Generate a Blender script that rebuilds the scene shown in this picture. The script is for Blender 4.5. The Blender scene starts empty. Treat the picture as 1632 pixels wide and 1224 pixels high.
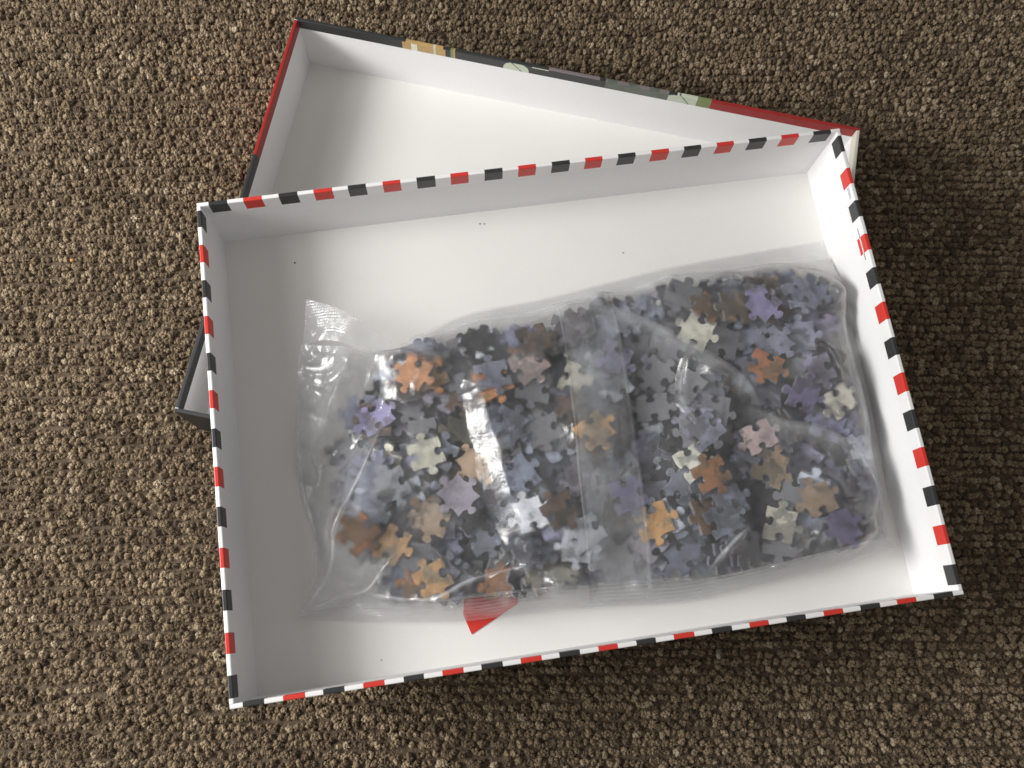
import bpy, bmesh, math, random
import numpy as np
from mathutils import Matrix, Vector, Quaternion

S = bpy.context.scene
COL = S.collection

# ------------------------------------------------------------------ camera
cam_d = bpy.data.cameras.new("camera")
cam = bpy.data.objects.new("camera", cam_d)
COL.objects.link(cam)
S.camera = cam
cam_d.sensor_fit = 'HORIZONTAL'
cam_d.sensor_width = 36.0
cam_d.lens = 1438.63 / 1632.0 * 36.0
cam_d.clip_start = 0.01
cam_d.clip_end = 50
_t, _r = 0.26240, 0.14112
cam.matrix_world = (Matrix.Translation((-0.02798, -0.12500, 0.56437))
                    @ Matrix.Rotation(_t, 4, 'X') @ Matrix.Rotation(_r, 4, 'Z'))

# ------------------------------------------------------------------ light: daylight from a window on the left
world = bpy.data.worlds.new("World")
S.world = world
world.use_nodes = True
world.node_tree.nodes["Background"].inputs[0].default_value = (1.0, 0.975, 0.935, 1)
world.node_tree.nodes["Background"].inputs[1].default_value = 0.27

for w_size, w_energy in ((0.36, 8.2), (0.82, 6.6)):        # one window as two lamps; the wider is added to soften shadow edges
    win_d = bpy.data.lights.new("window_light", 'AREA')
    win_d.shape = 'ELLIPSE'
    win_d.size = w_size
    win_d.size_y = w_size
    win_d.energy = w_energy
    win_d.color = (1.0, 0.985, 0.96)
    win = bpy.data.objects.new("window_light", win_d)
    COL.objects.link(win)
    win.location = (-0.90, -0.14, 0.58)
    win.rotation_euler = (Vector((-0.10, 0.03, 0.0)) - win.location).to_track_quat('-Z', 'Y').to_euler()

S.render.engine = 'CYCLES'
S.view_settings.view_transform = 'Standard'
S.view_settings.look = 'None'
S.view_settings.exposure = 0.0
S.view_settings.gamma = 1.0
S.view_settings.use_curve_mapping = False
S.cycles.use_denoising = True
S.cycles.caustics_refractive = True
S.cycles.caustics_reflective = False
S.cycles.max_bounces = 14
S.cycles.transparent_max_bounces = 24
S.cycles.transmission_bounces = 10
S.cycles.sample_clamp_indirect = 6.0

MM = 0.001

# ------------------------------------------------------------------ helpers
def tag(o, label=None, cat=None, group=None, kind=None):
    if label: o["label"] = label
    if cat: o["category"] = cat
    if group: o["group"] = group
    if kind: o["kind"] = kind
    return o

def empty(name, loc=(0, 0, 0), rz=0.0):
    o = bpy.data.objects.new(name, None)
    o.empty_display_size = 0.02
    o.location = loc
    o.rotation_euler = (0, 0, rz)
    COL.objects.link(o)
    return o

def mesh_obj(name, verts, faces, mats, parent=None, midx=None, smooth=False):
    """verts in millimetres"""
    me = bpy.data.meshes.new(name)
    me.from_pydata([(v[0]*MM, v[1]*MM, v[2]*MM) for v in verts], [], faces)
    for m in (mats if isinstance(mats, (list, tuple)) else [mats]):
        me.materials.append(m)
    if midx is not None:
        me.polygons.foreach_set("material_index", midx)
    if smooth:
        me.polygons.foreach_set("use_smooth", [True]*len(me.polygons))
    me.update()
    o = bpy.data.objects.new(name, me)
    COL.objects.link(o)
    if parent: o.parent = parent
    return o

def box_geo(x0, x1, y0, y1, z0, z1, bevel=0.0):
    bm = bmesh.new()
    bmesh.ops.create_cube(bm, size=1.0)
    for v in bm.verts:
        v.co = ((x0+x1)/2 + v.co.x*(x1-x0), (y0+y1)/2 + v.co.y*(y1-y0), (z0+z1)/2 + v.co.z*(z1-z0))
    if bevel:
        bmesh.ops.bevel(bm, geom=bm.edges[:], offset=bevel, segments=2, affect='EDGES')
    vs = [tuple(v.co) for v in bm.verts]
    bm.verts.index_update()
    fs = [tuple(v.index for v in f.verts) for f in bm.faces]
    bm.free()
    return vs, fs

class NT:
    def __init__(self, name):
        self.m = bpy.data.materials.new(name)
        self.m.use_nodes = True
        self.t = self.m.node_tree
        self.t.nodes.clear()
        self.out = self.t.nodes.new("ShaderNodeOutputMaterial")
    def n(self, typ, **kw):
        nd = self.t.nodes.new(typ)
        for k, v in kw.items():
            if k.startswith("i_"):
                nd.inputs[k[2:].replace("__", " ")].default_value = v
            elif k.startswith("x_"):
                nd.inputs[int(k[2:])].default_value = v
            else:
                setattr(nd, k, v)
        return nd
    def l(self, a, b):
        self.t.links.new(a, b)
    def noise(self, scale, detail=3, rough=0.5, coord='Object', vec=None):
        nz = self.n("ShaderNodeTexNoise")
        nz.inputs["Scale"].default_value = scale
        nz.inputs["Detail"].default_value = detail
        nz.inputs["Roughness"].default_value = rough
        if vec is None:
            tc = self.n("ShaderNodeTexCoord")
            vec = tc.outputs[coord]
        self.l(vec, nz.inputs["Vector"])
        return nz
    def ramp(self, fac, stops):
        r = self.n("ShaderNodeValToRGB")
        el = r.color_ramp.elements
        while len(el) < len(stops): el.new(0.5)
        for e, (p, c) in zip(el, stops):
            e.position = p
            e.color = (c[0], c[1], c[2], 1) if not isinstance(c, (int, float)) else (c, c, c, 1)
        self.l(fac, r.inputs["Fac"])
        return r

def paper(name, col, rough=0.6, var=0.05, bump=0.08, scale=900, spec=0.35, wear=0.0):
    k = NT(name)
    p = k.n("ShaderNodeBsdfPrincipled")
    p.inputs["Roughness"].default_value = rough
    p.inputs["Specular IOR Level"].default_value = spec
    a = k.noise(scale, 4, 0.6)
    b = k.noise(14, 3, 0.5)
    mixn = k.n("ShaderNodeMath", operation='ADD')
    k.l(a.outputs["Fac"], mixn.inputs[0]); k.l(b.outputs["Fac"], mixn.inputs[1])
    half = k.n("ShaderNodeMath", operation='MULTIPLY'); half.inputs[1].default_value = 0.5
    k.l(mixn.outputs[0], half.inputs[0])
    lo = tuple(c*(1-var) for c in col); hi = tuple(min(1, c*(1+var)) for c in col)
    r = k.ramp(half.outputs[0], [(0.3, lo), (0.7, hi)])
    colour = r.outputs["Color"]
    if wear:
        w = k.noise(170, 6, 0.75)
        wr = k.ramp(w.outputs["Fac"], [(0.66, 0.0), (0.74, wear)])
        wm = k.n("ShaderNodeMix", data_type='RGBA')
        wm.inputs["B"].default_value = (0.55, 0.53, 0.50, 1)
        k.l(wr.outputs["Color"], wm.inputs["Factor"]); k.l(colour, wm.inputs["A"])
        colour = wm.outputs["Result"]
    k.l(colour, p.inputs["Base Color"])
    bp = k.n("ShaderNodeBump"); bp.inputs["Strength"].default_value = bump
    bp.inputs["Distance"].default_value = 0.0003
    k.l(a.outputs["Fac"], bp.inputs["Height"]); k.l(bp.outputs["Normal"], p.inputs["Normal"])
    k.l(p.outputs["BSDF"], k.out.inputs["Surface"])
    return k.m

M_white = paper("white_lining_paper", (0.88, 0.88, 0.885))
M_base = paper("board_lining", (0.84, 0.83, 0.81), var=0.035, bump=0.12)
M_board = paper("grey_board", (0.42, 0.40, 0.37), var=0.15, bump=0.3)
M_print_white = paper("printed_white", (0.88, 0.88, 0.88), rough=0.42, bump=0.04, spec=0.5)
M_black = paper("printed_black", (0.030, 0.031, 0.032), rough=0.42, var=0.15, bump=0.05, spec=0.5, wear=0.45)
M_red = paper("printed_red", (0.66, 0.040, 0.028), rough=0.42, var=0.06, bump=0.05, spec=0.5, wear=0.45)
M_shaded_red = paper("printed_red_shaded", (0.33, 0.020, 0.018), rough=0.42, var=0.08, bump=0.05, spec=0.5, wear=0.45)  # lid red; the shade on its face is put into the colour
M_cream = paper("printed_cream", (0.74, 0.72, 0.62), rough=0.42, bump=0.05, spec=0.5)
M_amber = paper("printed_amber", (0.50, 0.33, 0.13), rough=0.42, var=0.3, bump=0.05, spec=0.5)
M_pale = paper("printed_pale_green", (0.55, 0.60, 0.48), rough=0.42, var=0.1, bump=0.05, spec=0.5)
M_green = paper("printed_green", (0.20, 0.25, 0.10), rough=0.42, var=0.2, bump=0.05, spec=0.5)
M_mauve = paper("printed_mauve_grey", (0.20, 0.165, 0.17), rough=0.42, var=0.3, bump=0.05, spec=0.5)
M_sage = paper("printed_sage_grey", (0.11, 0.125, 0.10), rough=0.42, var=0.4, bump=0.05, spec=0.5, scale=250)
M_ink = paper("small_print_ink", (0.16, 0.16, 0.17), rough=0.5, bump=0.02)

# ------------------------------------------------------------------ the carpet
def carpet_backing_material():
    k = NT("carpet_backing")
    p = k.n("ShaderNodeBsdfPrincipled"); p.inputs["Roughness"].default_value = 0.95
    n1 = k.noise(260, 3, 0.6)
    r = k.ramp(n1.outputs["Fac"], [(0.3, (0.075, 0.052, 0.034)), (0.7, (0.15, 0.108, 0.070))])
    k.l(r.outputs["Color"], p.inputs["Base Color"])
    bp = k.n("ShaderNodeBump"); bp.inputs["Strength"].default_value = 0.8; bp.inputs["Distance"].default_value = 0.003
    k.l(n1.outputs["Fac"], bp.inputs["Height"]); k.l(bp.outputs["Normal"], p.inputs["Normal"])
    k.l(p.outputs["BSDF"], k.out.inputs["Surface"])
    return k.m

def tuft_material():
    k = NT("carpet_yarn")
    p = k.n("ShaderNodeBsdfPrincipled"); p.inputs["Roughness"].default_value = 0.85
    p.inputs["Specular IOR Level"].default_value = 0.2
    p.inputs["Sheen Weight"].default_value = 0.15
    p.inputs["Sheen Roughness"].default_value = 0.5
    at = k.n("ShaderNodeAttribute", attribute_type='INSTANCER', attribute_name="tint")
    geo = k.n("ShaderNodeNewGeometry")
    n1 = k.noise(1300, 4, 0.7, vec=geo.outputs["Position"])
    r = k.ramp(at.outputs["Fac"], [(0.0, (0.088, 0.060, 0.038)), (0.25, (0.182, 0.131, 0.082)),
                                   (0.55, (0.288, 0.214, 0.136)), (0.85, (0.42, 0.33, 0.225)), (1.0, (0.53, 0.435, 0.315))])
    v = k.ramp(n1.outputs["Fac"], [(0.30, 0.55), (0.70, 1.35)])
    mx = k.n("ShaderNodeMix", data_type='RGBA', blend_type='MULTIPLY')
    mx.inputs["Factor"].default_value = 1.0
    k.l(r.outputs["Color"], mx.inputs["A"]); k.l(v.outputs["Color"], mx.inputs["B"])
    k.l(mx.outputs["Result"], p.inputs["Base Color"])
    k.l(p.outputs["BSDF"], k.out.inputs["Surface"])
    return k.m

M_yarn = tuft_material()
M_backing = carpet_backing_material()
PILE_TOP = 0.0
carpet = mesh_obj("carpet", [(-1400, -1300, -3.7), (1400, -1300, -3.7), (1400, 1400, -3.7), (-1400, 1400, -3.7)],
                  [(0, 1, 2, 3)], M_backing)
tag(carpet, "brown loop pile carpet under the two box halves", "carpet", kind="structure")

tuft_col = bpy.data.collections.new("tuft_shapes")
def make_tuft(seed):
    rng = random.Random(seed)
    bm = bmesh.new()
    # a knot of short, bent yarn loops with fuzzy ends
    nl = rng.choice((4, 4, 5, 5))
    for j in range(nl):
        a = j/nl*6.283 + rng.uniform(-.4, .4)
        rad = rng.uniform(.35, 1.0)
        cx, cy = math.cos(a)*rad, math.sin(a)*rad
        h = rng.uniform(3.6, 5.6)
        lean = rng.uniform(-.5, .9); la = a + rng.uniform(-.6, .6)
        r0 = rng.uniform(.70, .98)
        rings = []
        for i in range(6):
            t = i/5
            z = -5.2 + (h)*t**.9
            rr = r0*(0.8 + .5*math.sin(t*2.6)) * (1 if i < 5 else .45)
            ox = cx + math.cos(la)*lean*t*t; oy = cy + math.sin(la)*lean*t*t
            ring = []
            for s in range(7):
                b = s/7*6.283 + t*2.2
                q = rr*rng.uniform(.66, 1.34)
                ring.append(bm.verts.new((ox + math.cos(b)*q, oy + math.sin(b)*q, z + rng.uniform(-.3, .3))))
            rings.append(ring)
        for i in range(5):
            for s in range(7):
                bm.faces.new((rings[i][s], rings[i][(s+1) % 7], rings[i+1][(s+1) % 7], rings[i+1][s]))
        bm.faces.new(rings[-1])
        # stray fibres
        for f in range(13):
            b = rng.uniform(0, 6.283); st = rng.uniform(.45, 1)
            z = -5.2 + h*st
            base = Vector((cx + math.cos(la)*lean*st*st + math.cos(b)*r0*.7, cy + math.sin(la)*lean*st*st + math.sin(b)*r0*.7, z-.2))
            d = Vector((math.cos(b), math.sin(b), rng.uniform(.1, 1.4))).normalized()
            side = d.cross(Vector((0, 0, 1))).normalized()
            w = rng.uniform(.08, .17); L = rng.uniform(.7, 1.7)
            mid = base + d*L*.55 + Vector((0, 0, rng.uniform(-.1, .25))); tip = base + d*L + Vector((rng.uniform(-.3, .3), rng.uniform(-.3, .3), rng.uniform(-.1, .3)))
            v = [bm.verts.new(c) for c in (base-side*w, base+side*w, mid+side*w*.7, mid-side*w*.7, tip)]
            bm.faces.new((v[0], v[1], v[2], v[3])); bm.faces.new((v[3], v[2], v[4]))
    me = bpy.data.meshes.new("tuft")
    for v in bm.verts: v.co *= MM
    bm.to_mesh(me); bm.free()
    me.polygons.foreach_set("use_smooth", [True]*len(me.polygons))
    me.materials.append(M_yarn)
    o = bpy.data.objects.new("tuft", me)
    tuft_col.objects.link(o)
for s in range(9): make_tuft(40+s)

LID_LOC, LID_A, LID_HW, LID_HD, LID_H = (-0.02342, 0.09276), -0.06125, 187.9, 135.6, 49.0
TRAY_A, TRAY_HW, TRAY_HD, TRAY_H, TRAY_Z = 0.28358, 185.0, 133.8, 51.1, 0.04963

def build_pile():
    rg = np.random.default_rng(3)
    ang = 0.135                       # the rows of the weave
    px, py = 3.8, 5.1                # mm
    nx, ny = 306, 208
    I, J = np.meshgrid(np.arange(nx), np.arange(ny), indexing='ij')
    X = (I - nx/2)*px + (J % 2)*px*.5 + rg.normal(0, .55, I.shape)
    Y = (J - ny/2)*py + rg.normal(0, .33, I.shape) + 0.4*np.sin(I*.21 + J*1.7) + 0.6*np.sin(I*.043+J*.11)
    ca, sa = math.cos(ang), math.sin(ang)
    WX = (ca*X - sa*Y)/1000 - 0.055
    WY = (sa*X + ca*Y)/1000 + 0.065
    WX, WY = WX.ravel(), WY.ravel()
    # nothing grows where the lid stands
    dx, dy = WX-LID_LOC[0], WY-LID_LOC[1]
    c, s = math.cos(LID_A), math.sin(LID_A)
    lx, ly = c*dx + s*dy, -s*dx + c*dy
    keep = ~((abs(lx) < LID_HW*MM+.0012) & (abs(ly) < LID_HD*MM+.0012))
    WX, WY = WX[keep], WY[keep]
    n = len(WX)
    row = (np.repeat(np.arange(ny)[None, :], nx, 0).ravel())[keep]
    rowh = rg.normal(0, .15, ny)[row]
    Z = (rowh + rg.normal(0, .4, n) - 0.15)*MM
    me = bpy.data.meshes.new("carpet_pile")
    me.from_pydata(np.stack([WX, WY, Z], 1).tolist(), [], [])
    def attr(name, typ, data, key):
        a = me.attributes.new(name, typ, 'POINT'); a.data.foreach_set(key, np.asarray(data, dtype=np.float32).ravel())
    rot = np.stack([rg.normal(0, .22, n), rg.normal(0, .22, n), rg.uniform(0, 6.28, n)], 1)
    attr("rot", 'FLOAT_VECTOR', rot, "vector")
    sc = rg.uniform(.96, 1.28, n)
    attr("scl", 'FLOAT', sc, "value")
    blot = np.sin(WX*61+1.3*np.sin(WY*47))*np.sin(WY*53+np.sin(WX*39)*1.7)
    tint = np.clip(.46 + rg.normal(0, .20, n) + .07*blot, 0, 1)
    tint[rg.random(n) < .06] *= .35
    attr("tintp", 'FLOAT', tint, "value")
    a = me.attributes.new("pick", 'INT', 'POINT'); a.data.foreach_set("value", rg.integers(0, 9, n).astype(np.int32))
    o = bpy.data.objects.new("carpet_pile", me)
    COL.objects.link(o)
    me.materials.append(M_yarn)
    ng = bpy.data.node_groups.new("carpet_pile", 'GeometryNodeTree')
    ng.interface.new_socket("Geometry", in_out='INPUT', socket_type='NodeSocketGeometry')
    ng.interface.new_socket("Geometry", in_out='OUTPUT', socket_type='NodeSocketGeometry')
    N = ng.nodes; L = ng.links
    gi = N.new("NodeGroupInput"); go = N.new("NodeGroupOutput")
    ci = N.new("GeometryNodeCollectionInfo"); ci.inputs["Collection"].default_value = tuft_col
    ci.inputs["Separate Children"].default_value = True; ci.inputs["Reset Children"].default_value = True
    ip = N.new("GeometryNodeInstanceOnPoints"); ip.inputs["Pick Instance"].default_value = True
    def named(nm, typ):
        q = N.new("GeometryNodeInputNamedAttribute"); q.data_type = typ; q.inputs["Name"].default_value = nm
        return next(x for x in q.outputs if x.enabled and x.name == "Attribute")
    e2r = N.new("FunctionNodeEulerToRotation")
    L.new(named("rot", 'FLOAT_VECTOR'), e2r.inputs[0])
    mp = N.new("GeometryNodeMeshToPoints")
    L.new(gi.outputs[0], mp.inputs["Mesh"])
    L.new(mp.outputs[0], ip.inputs["Points"]); L.new(ci.outputs[0], ip.inputs["Instance"])
    L.new(named("pick", 'INT'), ip.inputs["Instance Index"]); L.new(e2r.outputs[0], ip.inputs["Rotation"])
    L.new(named("scl", 'FLOAT'), ip.inputs["Scale"])
    st = N.new("GeometryNodeStoreNamedAttribute"); st.data_type = 'FLOAT'; st.domain = 'INSTANCE'
    st.inputs["Name"].default_value = "tint"
    L.new(ip.outputs[0], st.inputs["Geometry"])
    L.new(named("tintp", 'FLOAT'), next(x for x in st.inputs if x.enabled and x.name == "Value"))
    L.new(st.outputs[0], go.inputs[0])
    md = o.modifiers.new("pile", 'NODES'); md.node_group = ng
    tag(o, "short brown and beige yarn tufts of the carpet", "carpet pile", kind="stuff")
build_pile()

# ------------------------------------------------------------------ cardboard box halves
T = 2.0
def make_box_half(root, hw, hd, H, base_mat, wall_mat, wrap_fn):
    """floor panel, four board walls and the printed paper folded over each rim; origin at the underside centre (mm)"""
    mesh_obj("base_panel", *box_geo(-hw+T, hw-T, -hd+T, hd-T, 0, T), base_mat, root)
    for (x0, x1, y0, y1) in ((-hw, hw, hd-T, hd), (-hw, hw, -hd, -hd+T), (-hw, -hw+T, -hd+T, hd-T), (hw-T, hw, -hd+T, hd-T)):
        mesh_obj("wall", *box_geo(x0, x1, y0, y1, -.2, H), wall_mat, root)
    e, r, inner = .22, .55, 11.0
    for side, L in (("far", hw), ("near", hw), ("left", hd-T-e-.02), ("right", hd-T-e-.02)):
        us, prof, mats, paint = wrap_fn(side, L)
        # profile: (outward offset from outer face, z)
        rows = [(e, -.1), (e, H-12), (e, H-9.2), (e, H+e-r), (e-r*.3, H+e-r*.3), (e-r, H+e),
                (-T-e+r, H+e), (-T-e+r*.3, H+e-r*.3), (-T-e, H+e-r)]
        zs = [H - d for d in prof]
        rows += [(-T-e, z) for z in zs]
        def pos(u, o, z):
            if side == "far": return (u, hd+o, z)
            if side == "near": return (u, -hd-o, z)
            if side == "left": return (-hw-o, u, z)
            return (hw+o, u, z)
        # the folded-in strip is cut at 45 degrees at the corners
        V = []
        for (o, z) in rows:
            for u in us:
                lim = L if o > -T else (L - T - e - .05 if side in ("far", "near") else L)
                V.append(pos(max(-lim, min(lim, u)), o, z))
        n = len(us); F = []; MI = []
        for i in range(len(rows)-1):
            for j in range(n-1):
                F.append((i*n+j, i*n+j+1, (i+1)*n+j+1, (i+1)*n+j))
                um = (us[j]+us[j+1])/2
                zm = (rows[i][1]+rows[i+1][1])/2
                part = "outer" if i < 3 else ("top" if i < 8 else "inner")
                MI.append(paint(um, H-zm, part))
        mesh_obj("edge_wrap", V, F, mats, root, MI)

def breaks(L, cuts):
    return sorted(set([-L, L] + [c for c in cuts if -L < c < L]))

TRAY_MATS = [M_print_white, M_black, M_red]
def tray_wrap(side, L):
    if side in ("far", "near"):
        cs = [(i-9)*19.32 + .35 for i in range(19)]
    else:
        cs = [124 - 20.65*i for i in range(13)]
    rg = random.Random(side)
    st = [(c-5.1+rg.uniform(-.25, .25), c+5.1+rg.uniform(-.25, .25), 1 if i % 2 == 0 else 2) for i, c in enumerate(cs)]
    us = breaks(L, [q for a in st for q in a[:2]])
    def paint(u, d, part):
        if part == "outer" and d > 9.3: return 0
        if part == "inner" and d > 9.0: return 0
        for a, b, m in st:
            if a < u < b: return m
        return 0
    return us, [3.0, 9.0, 11.0], TRAY_MATS, paint

LID_MATS = [M_black, M_shaded_red, M_cream, M_amber, M_pale, M_green, M_mauve, M_sage, M_print_white]
def lid_wrap(side, L):
    if side == "left":
        return breaks(L, [33.5]), [2.0, 7.6], LID_MATS, lambda u, d, part: 1 if u > 33.5 else 0
    if side == "right":
        return breaks(L, []), [2.0, 7.6], LID_MATS, lambda u, d, part: 2
    if side == "near":
        us = breaks(L, [-150, -140, -166])
        return us, [2.0, 7.6], LID_MATS, lambda u, d, part: (6 if part == "outer" and d > 12 and -166 < u < -150 else 0)
    us = list(np.arange(-L, L+.01, .5))
    if us[-1] < L: us.append(L)
    prof = [.8, 1.3, 1.8, 2.3, 2.8, 3.3, 3.8, 4.4, 5.0, 5.8, 6.7, 7.6]
    def paint(u, d, part):
        # t: how far the picture has come over the rim, 0 at the outside corner
        t = {"outer": 0.0, "top": 1.2, "inner": 2.2 + d}[part]
        if u > 90.2: return 1
        if -116 + max(0, 2.4-t)*2 < u < -87 - max(0, 2.2-t)*1.5:
            if -110 < u < -106 and t > 3: return 2
            if -95 < u < -93.3: return 4
            return 3
        if -83.5 < u < -80.2: return 5 if u < -81.6 else 3
        if ((u+39.5)/8.6)**2 + ((t-8.6)/7.0)**2 < 1:
            return 7 if abs(u + 41 - (t-4)*.9) < .55 else 4
        if -29 < u < -18 and 2.6 < t < 3.5: return 4
        if -18 < u < 16 and t < 2.5: return 6
        if 20 < u < 62:
            return 7 if (t > 1.4 or int(u/7) % 2) else 6
        if 62 <= u < 81 and t > 1.0 + max(0, 68-u)*.5:
            return 7 if abs(u-71-(t-3)*.8) < .5 else 4
        if 76 < u < 90.2: return 5
        return 0
    return us, prof, LID_MATS, paint

lid = empty("cardboard_box", (LID_LOC[0], LID_LOC[1], 0.0), LID_A)
make_box_half(lid, LID_HW, LID_HD, LID_H, M_base, M_white, lid_wrap)
tag(lid, "upturned box lid with black and red edges lying on the carpet under the striped tray", "box lid")

tray = empty("box_tray", (0, 0, TRAY_Z), TRAY_A)
make_box_half(tray, TRAY_HW, TRAY_HD, TRAY_H, M_base, M_white, tray_wrap)
tag(tray, "white cardboard box tray with red and black striped rim holding the bag of puzzle pieces", "box tray")

# small print on the right-hand wrap: too small to read in the photograph
def small_print():
    rg = random.Random(8)
    x = TRAY_HW - T - .22 - .06
    V = []; F = []; MI = []
    def dash(y0, y1, d0, d1, m):
        b = len(V)
        V.extend([(x, y0, TRAY_H-d0), (x, y1, TRAY_H-d0), (x, y1, TRAY_H-d1), (x, y0, TRAY_H-d1)])
        F.append((b, b+1, b+2, b+3)); MI.append(m)
    for dd in (2.6, 4.0):                       # short two-line note
        y = 97.5
        while y > 91:
            w = rg.uniform(.5, 1.0); dash(y, y-w, dd, dd+.8, 0); y -= w+.45
    y = 89.0
    while y > 76:                               # faint line under the dark bar
        w = rg.uniform(.4, .7); dash(y, y-w, 9.9, 10.5, 0); y -= w+rg.uniform(.6, 2.2)
    y = 72.5
    while y > 53.5:                             # the line across the red bar
        w = rg.uniform(.6, 1.1); inside = 57.2 < y < 67.0
        dash(y, y-w, 4.4, 5.9 if inside else 5.5, 1 if inside else 0); y -= w+.35
    mesh_obj("small_print", V, F, [M_ink, M_print_white], tray, MI)
small_print()

# ------------------------------------------------------------------ jigsaw pieces
FLOOR_Z = TRAY_Z + T*MM
TM = Matrix.Translation((0, 0, FLOOR_Z)) @ Matrix.Rotation(TRAY_A, 4, 'Z')     # tray floor frame
PW,PH,PT=17.6,16.2,1.9   # mm
def edge(p,q,kind,rng):
    # points from p to q (excl q); kind +1 tab outwards (left normal), -1 blank
    dx,dy=q[0]-p[0],q[1]-p[1]; L=math.hypot(dx,dy); ux,uy=dx/L,dy/L; nx,ny=uy,-ux
    c=.5+rng.uniform(-.07,.07); s=rng.uniform(.9,1.1); lean=rng.uniform(-.6,.6)
    bow=rng.uniform(.2,.7)*kind*-1
    prof=[(0,0),(c*L*.55,bow),(c*L-1.75*s,.15*kind),(c*L-1.45*s,1.0*kind),(c*L-2.5*s+lean*.3,2.2*kind*s),(c*L-2.35*s+lean*.6,3.6*kind*s),(c*L-1.1*s+lean,4.5*kind*s),(c*L+.9*s+lean,4.55*kind*s),(c*L+2.35*s+lean*.6,3.7*kind*s),(c*L+2.6*s+lean*.3,2.3*kind*s),(c*L+1.5*s,1.0*kind),(c*L+1.75*s,.15*kind),(c*L+(L-c*L)*.45,bow)]
    return [(p[0]+ux*t+nx*o,p[1]+uy*t+ny*o) for t,o in prof]
def outline(v):
    rng=random.Random(900+v)
    kinds=[[1,-1,1,-1],[1,1,-1,-1],[1,-1,1,-1],[-1,1,1,1],[1,-1,-1,-1],[1,-1,1,-1],[1,1,1,1],[-1,1,-1,1],[1,1,-1,-1],[1,-1,1,1]][v%10]
    w=PW*rng.uniform(.92,1.08)/2; h=PH*rng.uniform(.92,1.08)/2
    j=lambda:rng.uniform(-.7,.7)
    C=[(-w+j(),-h+j()),(w+j(),-h+j()),(w+j(),h+j()),(-w+j(),h+j())]
    P=[]
    for k in range(4): P+=edge(C[k],C[(k+1)%4],kinds[k],rng)
    return P
NV=10

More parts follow.
